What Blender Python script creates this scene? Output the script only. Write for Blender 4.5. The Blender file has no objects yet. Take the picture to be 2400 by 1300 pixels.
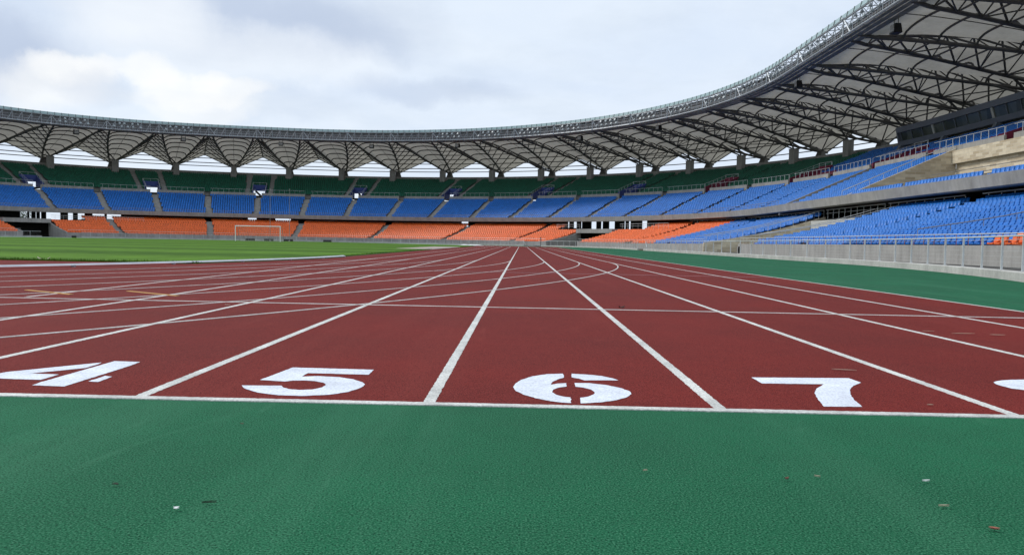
import bpy, math, random
import numpy as np
from mathutils import Matrix, Vector
random.seed(7); RNG = np.random.default_rng(7)
SC = bpy.context.scene; COL = SC.collection

# ------------------------------------------------------------------ camera
H = 0.6796; F = 1780.5; PITCH = -0.0462; ROLL = 0.0191; YAW = -0.0116
cy, sy = math.cos(YAW), math.sin(YAW); cp, sp = math.cos(PITCH), math.sin(PITCH)
MC = np.array([[1, 0, 0], [0, cp, sp], [0, -sp, cp]]) @ np.array([[cy, -sy, 0], [sy, cy, 0], [0, 0, 1]])
rt, fw, up = MC[0], MC[1], MC[2]
r2 = math.cos(ROLL) * rt + math.sin(ROLL) * up; u2 = -math.sin(ROLL) * rt + math.cos(ROLL) * up
cam = bpy.data.cameras.new('camera'); camo = bpy.data.objects.new('camera', cam); COL.objects.link(camo)
m = Matrix.Identity(4)
for i in range(3):
    m[i][0] = r2[i]; m[i][1] = u2[i]; m[i][2] = -fw[i]
m[0][3], m[1][3], m[2][3] = 0, 0, H
camo.matrix_world = m
cam.sensor_width = 36; cam.lens = F / 2400 * 36; cam.clip_start = 0.05; cam.clip_end = 6000
SC.camera = camo

def ground(px, py, z=0.0):
    """photo pixel -> point on the ground sheet (used only for marks painted on the ground)"""
    u = (px - 1200) / F; w = (py - 650) / F
    u, w = math.cos(ROLL) * u + math.sin(ROLL) * w, -math.sin(ROLL) * u + math.cos(ROLL) * w
    d = MC.T @ np.array([u, 1, -w]); t = (z - H) / d[2]
    return float(d[0] * t), float(d[1] * t)
def project(P):
    v = (np.asarray(P) - np.array([0, 0, H])) @ MC.T
    u = v[..., 0] / v[..., 1]; w = -v[..., 2] / v[..., 1]
    return 1200 + F * (math.cos(ROLL) * u - math.sin(ROLL) * w), 650 + F * (math.sin(ROLL) * u + math.cos(ROLL) * w), v[..., 1]

# ------------------------------------------------------------------ sky, sun, exposure
SUN_AZ = math.radians(-72); SUN_EL = math.radians(42)
def N(nt, typ, **kw):
    n = nt.nodes.new(typ)
    for k, v in kw.items():
        if k == 'inp':
            for a, b in v.items(): n.inputs[a].default_value = b
        else: setattr(n, k, v)
    return n
def sky_world():
    w = bpy.data.worlds.new('World'); SC.world = w; w.use_nodes = True
    nt = w.node_tree; nt.nodes.clear(); L = nt.links.new
    out = N(nt, 'ShaderNodeOutputWorld'); bg = N(nt, 'ShaderNodeBackground'); bg.inputs[1].default_value = 0.10
    L(bg.outputs[0], out.inputs[0])
    sky = N(nt, 'ShaderNodeTexSky', sky_type='NISHITA', sun_disc=False, sun_elevation=SUN_EL, sun_rotation=SUN_AZ, air_density=1.0, dust_density=2.0, ozone_density=2.0)
    tc = N(nt, 'ShaderNodeTexCoord'); sep = N(nt, 'ShaderNodeSeparateXYZ'); L(tc.outputs['Generated'], sep.inputs[0])
    zc = N(nt, 'ShaderNodeMath', operation='MAXIMUM', inp={1: 0.0}); L(sep.outputs[2], zc.inputs[0])
    za = N(nt, 'ShaderNodeMath', operation='ADD', inp={1: 0.16}); L(zc.outputs[0], za.inputs[0])
    dx = N(nt, 'ShaderNodeMath', operation='DIVIDE'); L(sep.outputs[0], dx.inputs[0]); L(za.outputs[0], dx.inputs[1])
    dy = N(nt, 'ShaderNodeMath', operation='DIVIDE'); L(sep.outputs[1], dy.inputs[0]); L(za.outputs[0], dy.inputs[1])
    cb = N(nt, 'ShaderNodeCombineXYZ'); L(dx.outputs[0], cb.inputs[0]); L(dy.outputs[0], cb.inputs[1])
    n1 = N(nt, 'ShaderNodeTexNoise', inp={'Scale': 0.85, 'Detail': 7.0, 'Roughness': 0.55, 'Distortion': 0.35}); L(cb.outputs[0], n1.inputs['Vector'])
    n2 = N(nt, 'ShaderNodeTexNoise', inp={'Scale': 2.6, 'Detail': 8.0, 'Roughness': 0.6, 'Distortion': 0.2}); L(cb.outputs[0], n2.inputs['Vector'])
    # pale overcast base with softly varying brightness
    r1 = N(nt, 'ShaderNodeValToRGB'); L(n1.outputs[0], r1.inputs[0])
    e = r1.color_ramp.elements
    e[0].position = 0.30; e[0].color = (6.9, 8.0, 9.7, 1); e[1].position = 0.66; e[1].color = (8.5, 9.3, 10.2, 1)
    # dark and bright clouds that stand in given parts of the sky
    def blob(px, py, sx, sy_, edge=0.0):
        u = (px - 1200) / F; v = (py - 650) / F
        u, v = math.cos(ROLL) * u + math.sin(ROLL) * v, -math.sin(ROLL) * u + math.cos(ROLL) * v
        d = MC.T @ np.array([u, 1, -v]); d /= np.linalg.norm(d)
        a = np.cross(d, [0, 0, 1]); a /= np.linalg.norm(a); b = np.cross(a, d)
        sub = N(nt, 'ShaderNodeVectorMath', operation='SUBTRACT', inp={1: tuple(d)}); L(warp.outputs[0], sub.inputs[0])
        da = N(nt, 'ShaderNodeVectorMath', operation='DOT_PRODUCT', inp={1: tuple(a / sx)}); L(sub.outputs[0], da.inputs[0])
        db = N(nt, 'ShaderNodeVectorMath', operation='DOT_PRODUCT', inp={1: tuple(b / sy_)}); L(sub.outputs[0], db.inputs[0])
        sq = N(nt, 'ShaderNodeMath', operation='MULTIPLY'); L(da.outputs['Value'], sq.inputs[0]); L(da.outputs['Value'], sq.inputs[1])
        sq2 = N(nt, 'ShaderNodeMath', operation='MULTIPLY_ADD'); L(db.outputs['Value'], sq2.inputs[0]); L(db.outputs['Value'], sq2.inputs[1]); L(sq.outputs[0], sq2.inputs[2])
        mr = N(nt, 'ShaderNodeMapRange', interpolation_type='SMOOTHSTEP', inp={'From Min': 1.0, 'From Max': edge, 'To Min': 0.0, 'To Max': 1.0}); L(sq2.outputs[0], mr.inputs['Value'])
        return mr.outputs[0]
    wn = N(nt, 'ShaderNodeTexNoise', inp={'Scale': 9.0, 'Detail': 8.0, 'Roughness': 0.6}); L(tc.outputs['Generated'], wn.inputs['Vector'])
    wsub = N(nt, 'ShaderNodeVectorMath', operation='SUBTRACT', inp={1: (0.5, 0.5, 0.5)}); L(wn.outputs['Color'], wsub.inputs[0])
    warp = N(nt, 'ShaderNodeVectorMath', operation='MULTIPLY_ADD', inp={1: (0.075, 0.075, 0.075)}); L(wsub.outputs[0], warp.inputs[0]); L(tc.outputs['Generated'], warp.inputs[2])
    cur = r1.outputs[0]
    def layer(fac, col, k):
        nonlocal cur
        f = N(nt, 'ShaderNodeMath', operation='MULTIPLY', inp={1: k}); L(fac, f.inputs[0])
        mx = N(nt, 'ShaderNodeMix', data_type='RGBA'); mx.inputs['B'].default_value = col
        L(f.outputs[0], mx.inputs['Factor']); L(cur, mx.inputs['A']); cur = mx.outputs['Result']
    dark = (5.1, 6.0, 7.7, 1); warm = (10.2, 10.3, 10.3, 1); white = (9.3, 9.8, 10.4, 1)
    layer(blob(520, 40, .22, .07), dark, .62); layer(blob(640, 60, .17, .05), dark, .4); layer(blob(850, 60, .14, .06), dark, .38); layer(blob(880, 110, .07, .03), dark, .25)
    layer(blob(10, 115, .12, .05), dark, .75); layer(blob(60, 150, .08, .03), dark, .5); layer(blob(0, 30, .05, .05), dark, .3)
    layer(blob(1010, 212, .15, .025), dark, .42); layer(blob(620, 245, .14, .03), dark, .22)
    layer(blob(330, 25, .10, .05), white, .8); layer(blob(560, 130, .22, .045), white, .6)
    layer(blob(140, 195, .075, .036, .12), warm, 0.64); layer(blob(190, 160, .06, .022, .12), warm, 0.68); layer(blob(255, 152, .045, .014, .12), warm, 0.48); layer(blob(365, 170, .035, .02, .12), warm, 0.64)
    layer(blob(430, 205, .055, .022, .12), warm, 0.68); layer(blob(500, 190, .03, .012, .12), warm, 0.56); layer(blob(550, 215, .055, .016, .12), warm, 0.64); layer(blob(460, 240, .09, .02, .12), warm, 0.48)
    layer(blob(240, 210, .05, .03), dark, .32)
    # thin blue of the clear sky lets through a little of the physical sky
    mk = N(nt, 'ShaderNodeMapRange', inp={'From Min': 0.45, 'From Max': 0.75, 'To Min': 0.0, 'To Max': 0.12}); L(n2.outputs[0], mk.inputs['Value'])
    fin = N(nt, 'ShaderNodeMix', data_type='RGBA'); L(mk.outputs[0], fin.inputs['Factor']); L(cur, fin.inputs['A']); L(sky.outputs[0], fin.inputs['B'])
    L(fin.outputs['Result'], bg.inputs[0])
sky_world()
sun = bpy.data.lights.new('sun', 'SUN'); suno = bpy.data.objects.new('sun', sun); COL.objects.link(suno)
sun.energy = 2.0; sun.angle = math.radians(14); sun.color = (1.0, 0.96, 0.9)
sd = Vector((math.sin(SUN_AZ) * math.cos(SUN_EL), math.cos(SUN_AZ) * math.cos(SUN_EL), math.sin(SUN_EL)))
suno.rotation_euler = sd.to_track_quat('Z', 'Y').to_euler(); suno.location = sd * 300
vs = SC.view_settings; vs.view_transform = 'Standard'; vs.look = 'None'; vs.exposure = 0.0; vs.gamma = 1.0

# ------------------------------------------------------------------ materials
def lin(r, g, b):
    f = lambda c: (c / 255 / 12.92) if c / 255 <= .04045 else ((c / 255 + .055) / 1.055) ** 2.4
    return (f(r), f(g), f(b))
MATS = {}
def mat(name, col, rough=.7, var=.12, scale=1.5, col2=None, fine=0, finescale=60, bump=0, bumpscale=60, metal=0, spec=.4, streak=0, stretch=(1, 1, 1), translucent=0):
    if name in MATS: return MATS[name]
    mt = bpy.data.materials.new(name); mt.use_nodes = True; nt = mt.node_tree; L = nt.links.new
    b = nt.nodes['Principled BSDF']; b.inputs['Roughness'].default_value = rough; b.inputs['Metallic'].default_value = metal
    b.inputs['Specular IOR Level'].default_value = spec
    geo = N(nt, 'ShaderNodeNewGeometry')
    mp = N(nt, 'ShaderNodeVectorMath', operation='MULTIPLY', inp={1: stretch}); L(geo.outputs['Position'], mp.inputs[0])
    n1 = N(nt, 'ShaderNodeTexNoise', inp={'Scale': scale, 'Detail': 6.0, 'Roughness': .6}); L(mp.outputs[0], n1.inputs['Vector'])
    c2 = col2 or tuple(c * (1 - var * 1.6) for c in col)
    c1 = tuple(c * (1 + var) for c in col)
    mx = N(nt, 'ShaderNodeMix', data_type='RGBA'); mx.inputs['A'].default_value = (*c1, 1); mx.inputs['B'].default_value = (*c2, 1)
    mr = N(nt, 'ShaderNodeMapRange', inp={'From Min': .3, 'From Max': .7}); L(n1.outputs[0], mr.inputs['Value']); L(mr.outputs[0], mx.inputs['Factor'])
    cur = mx.outputs['Result']
    if streak:
        s = N(nt, 'ShaderNodeVectorMath', operation='MULTIPLY', inp={1: (1.3, 1.3, .08)}); L(geo.outputs['Position'], s.inputs[0])
        ns = N(nt, 'ShaderNodeTexNoise', inp={'Scale': 1.6, 'Detail': 5.0, 'Roughness': .65}); L(s.outputs[0], ns.inputs['Vector'])
        mr2 = N(nt, 'ShaderNodeMapRange', inp={'From Min': .45, 'From Max': .75, 'To Max': streak}); L(ns.outputs[0], mr2.inputs['Value'])
        m2 = N(nt, 'ShaderNodeMix', data_type='RGBA'); m2.inputs['B'].default_value = (*[c * .45 for c in col], 1)
        L(mr2.outputs[0], m2.inputs['Factor']); L(cur, m2.inputs['A']); cur = m2.outputs['Result']
    if fine:
        nf = N(nt, 'ShaderNodeTexNoise', inp={'Scale': finescale, 'Detail': 3.0, 'Roughness': .7}); L(geo.outputs['Position'], nf.inputs['Vector'])
        mr3 = N(nt, 'ShaderNodeMapRange', inp={'From Min': .32, 'From Max': .68, 'To Min': 1 - fine, 'To Max': 1 + fine}); L(nf.outputs[0], mr3.inputs['Value'])
        m3 = N(nt, 'ShaderNodeVectorMath', operation='SCALE'); L(cur, m3.inputs[0]); L(mr3.outputs[0], m3.inputs['Scale']); cur = m3.outputs[0]
    L(cur, b.inputs['Base Color'])
    if bump:
        nb = N(nt, 'ShaderNodeTexNoise', inp={'Scale': bumpscale, 'Detail': 4.0, 'Roughness': .65}); L(geo.outputs['Position'], nb.inputs['Vector'])
        bp = N(nt, 'ShaderNodeBump', inp={'Strength': bump, 'Distance': .006}); L(nb.outputs[0], bp.inputs['Height']); L(bp.outputs[0], b.inputs['Normal'])
    if translucent:
        tr = N(nt, 'ShaderNodeBsdfTranslucent'); L(cur, tr.inputs[0]); ms = N(nt, 'ShaderNodeMixShader'); ms.inputs[0].default_value = translucent
        out = nt.nodes['Material Output']; L(b.outputs[0], ms.inputs[1]); L(tr.outputs[0], ms.inputs[2]); L(ms.outputs[0], out.inputs[0])
    MATS[name] = mt; return mt

def rubber(name, c_main, c_dark, c_pale, grain, wear):
    """poured rubber granulate: coarse mottle, dark pores between granules, pale scuffs"""
    mt = bpy.data.materials.new(name); mt.use_nodes = True; nt = mt.node_tree; L = nt.links.new
    b = nt.nodes['Principled BSDF']; b.inputs['Roughness'].default_value = .8; b.inputs['Specular IOR Level'].default_value = .07
    geo = N(nt, 'ShaderNodeNewGeometry')
    big = N(nt, 'ShaderNodeTexNoise', inp={'Scale': .55, 'Detail': 6.0, 'Roughness': .6}); L(geo.outputs['Position'], big.inputs['Vector'])
    mid = N(nt, 'ShaderNodeTexNoise', inp={'Scale': 6.0, 'Detail': 6.0, 'Roughness': .7}); L(geo.outputs['Position'], mid.inputs['Vector'])
    gr = N(nt, 'ShaderNodeTexNoise', inp={'Scale': grain, 'Detail': 2.5, 'Roughness': .6}); L(geo.outputs['Position'], gr.inputs['Vector'])
    st = N(nt, 'ShaderNodeVectorMath', operation='MULTIPLY', inp={1: (2.2, .5, 1)}); L(geo.outputs['Position'], st.inputs[0])
    sc = N(nt, 'ShaderNodeTexNoise', inp={'Scale': 1.1, 'Detail': 8.0, 'Roughness': .72, 'Distortion': 1.2}); L(st.outputs[0], sc.inputs['Vector'])
    def rng(src, a, bb, lo, hi):
        mr = N(nt, 'ShaderNodeMapRange', inp={'From Min': a, 'From Max': bb, 'To Min': lo, 'To Max': hi}); L(src, mr.inputs['Value']); return mr.outputs[0]
    def mixc(f, A, B):
        mx = N(nt, 'ShaderNodeMix', data_type='RGBA'); L(f, mx.inputs['Factor'])
        for k, v in (('A', A), ('B', B)):
            if isinstance(v, tuple): mx.inputs[k].default_value = (*v, 1)
            else: L(v, mx.inputs[k])
        return mx.outputs['Result']
    gr2 = N(nt, 'ShaderNodeTexNoise', inp={'Scale': grain * .42, 'Detail': 2.0, 'Roughness': .55}); L(geo.outputs['Position'], gr2.inputs['Vector'])
    base = mixc(rng(big.outputs[0], .38, .62, 0, .9), c_main, tuple(.70 * c + .02 * sum(c_main) for c in c_main))
    base = mixc(rng(mid.outputs[0], .46, .72, 0, .5), base, tuple(c * .70 for c in c_main))
    base = mixc(rng(sc.outputs[0], .60, .74, 0, wear), base, c_pale)
    lane = N(nt, 'ShaderNodeVectorMath', operation='MULTIPLY', inp={1: (1.6, .10, 1)}); L(geo.outputs['Position'], lane.inputs[0])
    ln = N(nt, 'ShaderNodeTexNoise', inp={'Scale': 1.0, 'Detail': 6.0, 'Roughness': .65}); L(lane.outputs[0], ln.inputs['Vector'])
    base = mixc(rng(ln.outputs[0], .52, .72, 0, wear * .6), base, c_pale)
    base = mixc(rng(gr.outputs[0], .48, .33, 0, .95), base, c_dark)
    base = mixc(rng(gr2.outputs[0], .44, .28, 0, .5), base, c_dark)
    base = mixc(rng(gr.outputs[0], .52, .66, 0, .85), base, c_pale)
    L(base, b.inputs['Base Color'])
    bp = N(nt, 'ShaderNodeBump', inp={'Strength': .28, 'Distance': .003}); L(gr.outputs[0], bp.inputs['Height']); L(bp.outputs[0], b.inputs['Normal'])
    MATS[name] = mt; return mt
RED = rubber('red_track_rubber', (.178, .020, .0165), (.050, .006, .005), (.25, .050, .040), 180, .50)
GREEN = rubber('green_track_rubber', (.013, .128, .058), (.001, .024, .012), (.068, .21, .122), 185, .60)
PAINT = mat('white_track_paint', (.60, .60, .57), .8, .16, 4, fine=.30, finescale=95, bump=.5, bumpscale=95, spec=.15)
NUMW = mat('white_number_paint', (.70, .74, .82), .8, .10, 5, fine=.22, finescale=95, bump=.5, bumpscale=95, spec=.15)
OCHRE = mat('ochre_track_paint', (.55, .32, .10), .8, .1, 5)
CONC = mat('concrete', (.36, .35, .33), .85, .12, .6, fine=.08, finescale=9, streak=.55, bump=.2, bumpscale=30)
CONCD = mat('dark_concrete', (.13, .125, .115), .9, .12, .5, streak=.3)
TERR = mat('terrace_concrete', (.17, .165, .155), .9, .15, .8, fine=.1, finescale=6)
STAIR = mat('stair_concrete', (.34, .33, .31), .85, .15, 1.2, fine=.12, finescale=8)
KERB = mat('pale_kerb_concrete', (.46, .45, .42), .85, .15, .9, fine=.1, finescale=12, streak=.35)
ASPH = mat('grey_paving', (.06, .057, .052), .9, .2, 1.2, fine=.15, finescale=25)
EARTH = mat('outer_ground', (.16, .17, .12), .95, .2, .05)
STEEL = mat('dark_roof_steel', (.110, .107, .108), .5, .15, 1, metal=.2)
RINGS = mat('galvanised_steel', (.36, .39, .42), .45, .12, 1.2, metal=.35)
GANT = mat('gantry_panel', (.17, .165, .175), .7, .25, 1.4)
SOFF = mat('roof_soffit_panel', (.22, .22, .22), .7, .25, .7)
GLASSE = mat('teal_edge_glazing', (.30, .42, .43), .25, .12, 1.0, spec=.6)
MEMB = mat('roof_membrane', (.48, .455, .40), .75, .10, .35, fine=.06, finescale=2.0, translucent=.30)
RAILW = mat('painted_white_rail', (.58, .60, .60), .45, .08, 3, metal=.25)
RAILG = mat('grey_rail', (.30, .29, .28), .5, .1, 3, metal=.4)
RUST = mat('red_oxide_post', (.30, .08, .05), .7, .2, 6)
S_BLUE = mat('blue_seat_plastic', (.010, .155, .55), .42, .14, .9, fine=.16, finescale=2.2, spec=.5)
S_ORNG = mat('orange_seat_plastic', (.78, .135, .022), .45, .13, .9, fine=.14, finescale=2.2, spec=.45)
S_GREEN = mat('green_seat_plastic', (.010, .125, .075), .45, .18, .9, fine=.2, finescale=2.2, spec=.45)
S_MAR = mat('maroon_seat_plastic', (.16, .015, .040), .5, .15, .9, fine=.15, finescale=2.2)
P_BLUE = mat('blue_wall_paint', (.045, .075, .27), .7, .12, 1.2)
P_MAR = mat('maroon_wall_paint', (.20, .022, .055), .7, .12, 1.2)
BOXM = mat('blue_grey_cladding', (.17, .19, .225), .5, .08, .5, metal=.1)
PLAS = mat('pale_plaster', (.48, .48, .45), .85, .06, .5)
BLACK = mat('black_casing', (.012, .012, .014), .5, .1, 3)
WHITE = mat('white_enamel', (.78, .80, .80), .4, .05, 3)
LAMPG = mat('lamp_glass', (.34, .38, .40), .4, .1, 3, spec=.3)
def grass_mat():
    mt = bpy.data.materials.new('mown_grass'); mt.use_nodes = True; nt = mt.node_tree; L = nt.links.new
    b = nt.nodes['Principled BSDF']; b.inputs['Roughness'].default_value = .85; b.inputs['Specular IOR Level'].default_value = .05
    geo = N(nt, 'ShaderNodeNewGeometry'); sep = N(nt, 'ShaderNodeSeparateXYZ'); L(geo.outputs['Position'], sep.inputs[0])
    nz = N(nt, 'ShaderNodeTexNoise', inp={'Scale': .12, 'Detail': 3.0}); L(geo.outputs['Position'], nz.inputs['Vector'])
    ad = N(nt, 'ShaderNodeMath', operation='MULTIPLY_ADD', inp={1: 5.0}); L(nz.outputs[0], ad.inputs[0]); L(sep.outputs[1], ad.inputs[2])
    ml = N(nt, 'ShaderNodeMath', operation='MULTIPLY', inp={1: math.pi / 5.5}); L(ad.outputs[0], ml.inputs[0])
    sn = N(nt, 'ShaderNodeMath', operation='SINE'); L(ml.outputs[0], sn.inputs[0])
    f = N(nt, 'ShaderNodeTexNoise', inp={'Scale': .9, 'Detail': 8.0, 'Roughness': .75}); L(geo.outputs['Position'], f.inputs['Vector'])
    s2 = N(nt, 'ShaderNodeMath', operation='MULTIPLY_ADD', inp={1: .15, 2: -.12}); L(sn.outputs[0], s2.inputs[0])
    a2 = N(nt, 'ShaderNodeMath', operation='ADD'); L(f.outputs[0], a2.inputs[0]); L(s2.outputs[0], a2.inputs[1])
    r = N(nt, 'ShaderNodeValToRGB'); L(a2.outputs[0], r.inputs[0]); e = r.color_ramp.elements
    e[0].position = .22; e[0].color = (.044, .105, .010, 1); e[1].position = .62; e[1].color = (.105, .215, .024, 1)
    L(r.outputs[0], b.inputs['Base Color'])
    return mt
GRASS = grass_mat()
def brick_mat():
    mt = bpy.data.materials.new('beige_brick'); mt.use_nodes = True; nt = mt.node_tree; L = nt.links.new
    b = nt.nodes['Principled BSDF']; b.inputs['Roughness'].default_value = .85
    geo = N(nt, 'ShaderNodeNewGeometry'); sep = N(nt, 'ShaderNodeSeparateXYZ'); L(geo.outputs['Position'], sep.inputs[0])
    ad = N(nt, 'ShaderNodeMath', operation='ADD'); L(sep.outputs[0], ad.inputs[0]); L(sep.outputs[1], ad.inputs[1])
    cb = N(nt, 'ShaderNodeCombineXYZ'); L(ad.outputs[0], cb.inputs[0]); L(sep.outputs[2], cb.inputs[1])
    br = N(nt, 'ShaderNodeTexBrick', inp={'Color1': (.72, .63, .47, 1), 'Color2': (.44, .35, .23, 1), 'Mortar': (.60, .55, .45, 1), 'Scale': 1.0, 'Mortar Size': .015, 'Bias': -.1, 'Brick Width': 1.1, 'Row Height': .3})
    L(cb.outputs[0], br.inputs['Vector']); nz = N(nt, 'ShaderNodeTexNoise', inp={'Scale': 2.5, 'Detail': 5.0}); L(geo.outputs['Position'], nz.inputs['Vector'])
    mr = N(nt, 'ShaderNodeMapRange', inp={'From Min': .3, 'From Max': .7, 'To Min': .92, 'To Max': 1.06}); L(nz.outputs[0], mr.inputs['Value'])
    s = N(nt, 'ShaderNodeVectorMath', operation='SCALE'); L(br.outputs['Color'], s.inputs[0]); L(mr.outputs[0], s.inputs['Scale']); L(s.outputs[0], b.inputs['Base Color'])
    return mt
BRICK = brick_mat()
def window_mat():
    mt = bpy.data.materials.new('dark_window_glass'); mt.use_nodes = True; nt = mt.node_tree; L = nt.links.new
    b = nt.nodes['Principled BSDF']; b.inputs['Roughness'].default_value = .08; b.inputs['Specular IOR Level'].default_value = .35
    geo = N(nt, 'ShaderNodeNewGeometry'); mp = N(nt, 'ShaderNodeVectorMath', operation='MULTIPLY', inp={1: (.3, .55, .3)}); L(geo.outputs['Position'], mp.inputs[0])
    nz = N(nt, 'ShaderNodeTexVoronoi', inp={'Scale': 1.0}); L(mp.outputs[0], nz.inputs['Vector'])
    mx = N(nt, 'ShaderNodeMix', data_type='RGBA'); mx.inputs['A'].default_value = (.030, .042, .036, 1); mx.inputs['B'].default_value = (.12, .14, .12, 1)
    L(nz.outputs['Color'], mx.inputs['Factor']); L(mx.outputs['Result'], b.inputs['Base Color']); return mt
WINDOW = window_mat()

# ------------------------------------------------------------------ mesh helpers
class MB:
    def __init__(s): s.v = []; s.f = []
    def add(s, vs, fs):
        o = len(s.v); s.v.extend([tuple(map(float, p)) for p in vs]); s.f.extend([tuple(i + o for i in f) for f in fs])
    def box8(s, p):      # 8 corners: bottom 4 ccw, top 4 ccw
        s.add(p, [(3, 2, 1, 0), (4, 5, 6, 7), (0, 1, 5, 4), (1, 2, 6, 5), (2, 3, 7, 6), (3, 0, 4, 7)])
    def box(s, c, ax, ay, az):
        c = np.array(c, float); ax, ay, az = map(lambda q: np.array(q, float), (ax, ay, az))
        p = [c + i * ax + j * ay + k * az for k in (-1, 1) for i, j in ((-1, -1), (1, -1), (1, 1), (-1, 1))]
        s.box8(p)
    def abox(s, x0, x1, y0, y1, z0, z1): s.box(((x0 + x1) / 2, (y0 + y1) / 2, (z0 + z1) / 2), ((x1 - x0) / 2, 0, 0), (0, (y1 - y0) / 2, 0), (0, 0, (z1 - z0) / 2))
    def tube(s, pts, r, n=6, cap=True):
        pts = [np.array(p, float) for p in pts]; rings = []
        for i, p in enumerate(pts):
            d = pts[min(i + 1, len(pts) - 1)] - pts[max(i - 1, 0)]; d /= (np.linalg.norm(d) + 1e-9)
            a = np.cross(d, [0, 0, 1]); 
            if np.linalg.norm(a) < .05: a = np.cross(d, [1, 0, 0])
            a /= np.linalg.norm(a); b = np.cross(a, d)
            rr = r[i] if hasattr(r, '__len__') else r
            rings.append([p + rr * (math.cos(2 * math.pi * k / n) * a + math.sin(2 * math.pi * k / n) * b) for k in range(n)])
        vs = [q for ring in rings for q in ring]; fs = []
        for i in range(len(pts) - 1):
            for k in range(n):
                k2 = (k + 1) % n; fs.append((i * n + k, i * n + k2, (i + 1) * n + k2, (i + 1) * n + k))
        if cap: fs.append(tuple(range(n))[::-1]); fs.append(tuple((len(pts) - 1) * n + k for k in range(n)))
        s.add(vs, fs)
    def loft(s, rows, closed=False):      # rows: list of equal-length polylines
        k = len(rows[0]); vs = [p for r in rows for p in r]; fs = []
        for i in range(len(rows) - 1):
            for j in range(k if closed else k - 1):
                j2 = (j + 1) % k; fs.append((i * k + j, i * k + j2, (i + 1) * k + j2, (i + 1) * k + j))
        s.add(vs, fs)
        if closed: s.f.append(tuple(len(s.v) - len(vs) + j for j in range(k))[::-1]); s.f.append(tuple(len(s.v) - k + j for j in range(k)))
    def sphere(s, c, r, nu=8, nv=5, sz=1):
        rows = [[(c[0] + r * math.sin(math.pi * i / nv) * math.cos(2 * math.pi * j / nu), c[1] + r * math.sin(math.pi * i / nv) * math.sin(2 * math.pi * j / nu), c[2] + sz * r * math.cos(math.pi * i / nv)) for j in range(nu)] for i in range(nv + 1)]
        vs = [p for r_ in rows for p in r_]; fs = [(i * nu + j, i * nu + (j + 1) % nu, (i + 1) * nu + (j + 1) % nu, (i + 1) * nu + j) for i in range(nv) for j in range(nu)]
        s.add(vs, fs)
    def build(s, name, mt, parent=None, smooth=False, org=None):
        me = bpy.data.meshes.new(name)
        vs = s.v
        if org is not None: vs = [(x - org[0], y - org[1], z - org[2]) for x, y, z in vs]
        me.from_pydata(vs, [], s.f); me.update(); me.materials.append(mt)
        if smooth: me.polygons.foreach_set('use_smooth', [True] * len(me.polygons))
        o = bpy.data.objects.new(name, me); COL.objects.link(o)
        if org is not None: o.location = org
        if parent is not None: o.parent = parent
        return o
def tag(o, label=None, cat=None, group=None, kind=None):
    for k, v in (('label', label), ('category', cat), ('group', group), ('kind', kind)):
        if v: o[k] = v
    return o
def empty(name, loc=(0, 0, 0), **kw):
    o = bpy.data.objects.new(name, None); o.location = loc; COL.objects.link(o); return tag(o, **kw)
def structure(o): o['kind'] = 'structure'; return o

# ------------------------------------------------------------------ plan of the bowl
CX, YA, YB, RF, MPD = -42.97, 110.9, 35.5, 57.3, 1.838     # far arc centre YA, near arc centre YB, fence radius, metres per degree on the straight
USTR = (YB - YA) / MPD
def smooth01(x): x = max(0, min(1, x)); return x * x * (3 - 2 * x)
def zadj(u, z):
    k = smooth01((u - 100) / 45); return z - k * z / 27.7 * 1.1 if z > 4 else z
def frame(u):
    if u > 0: a = math.radians(u); return (CX, YA, math.cos(a), math.sin(a))
    if u > USTR: return (CX, YA + u * MPD, 1.0, 0.0)
    a = math.radians(u - USTR); return (CX, YB, math.cos(a), math.sin(a))
def W(u, off, z):
    cx, cy_, nx, ny = frame(u); R = RF + off
    return (cx + nx * R, cy_ + ny * R, zadj(u, z))
def nrm(u): f = frame(u); return np.array([f[2], f[3], 0.0])
def tan(u): f = frame(u); return np.array([-f[3], f[2], 0.0])
def deg_for(u, off, metres): return metres / MPD if USTR < u <= 0 else math.degrees(metres / (RF + off))
def urange(u0, u1, step=1.6):
    n = max(1, int(math.ceil((u1 - u0) / step))); us = [u0 + (u1 - u0) * i / n for i in range(n + 1)]
    for b in (0.0, USTR):
        if u0 < b < u1 and min(abs(x - b) for x in us) > 1e-6: us.append(b)
    return sorted(us)
def sweep(mb, prof, u0, u1, step=1.6, closed=True):
    mb.loft([[W(u, o, z) for o, z in prof] for u in urange(u0, u1, step)], closed)
BAY = 7.85
PIER = [79 - BAY * (i - 7) for i in range(-4, 24)]           # pier angles, left to right
MID = [p - BAY / 2 for p in PIER]

# ------------------------------------------------------------------ ground
def sheet(name, pts, z, mt):
    mb = MB(); mb.add([(x, y, z) for x, y in pts], [tuple(range(len(pts)))]); return structure(mb.build(name, mt))
sheet('ground', [(-3000, -3000), (3000, -3000), (3000, 3000), (-3000, 3000)], -.06, EARTH)
mb = MB(); us = urange(-131, 180, 3)
ring = [W(u, 9.5, 0)[:2] for u in us] + [(CX - RF - 9.5, YB)]
mb.add([(x, y, -.012) for x, y in ring], [tuple(range(len(ring)))])
structure(mb.build('walkway', ASPH))
ring = [W(u, .05, 0)[:2] for u in us] + [(CX - RF, YB)]
mb = MB(); mb.add([(x, y, 0.0) for x, y in ring], [tuple(range(len(ring)))])
structure(mb.build('track_surround', GREEN))
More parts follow.
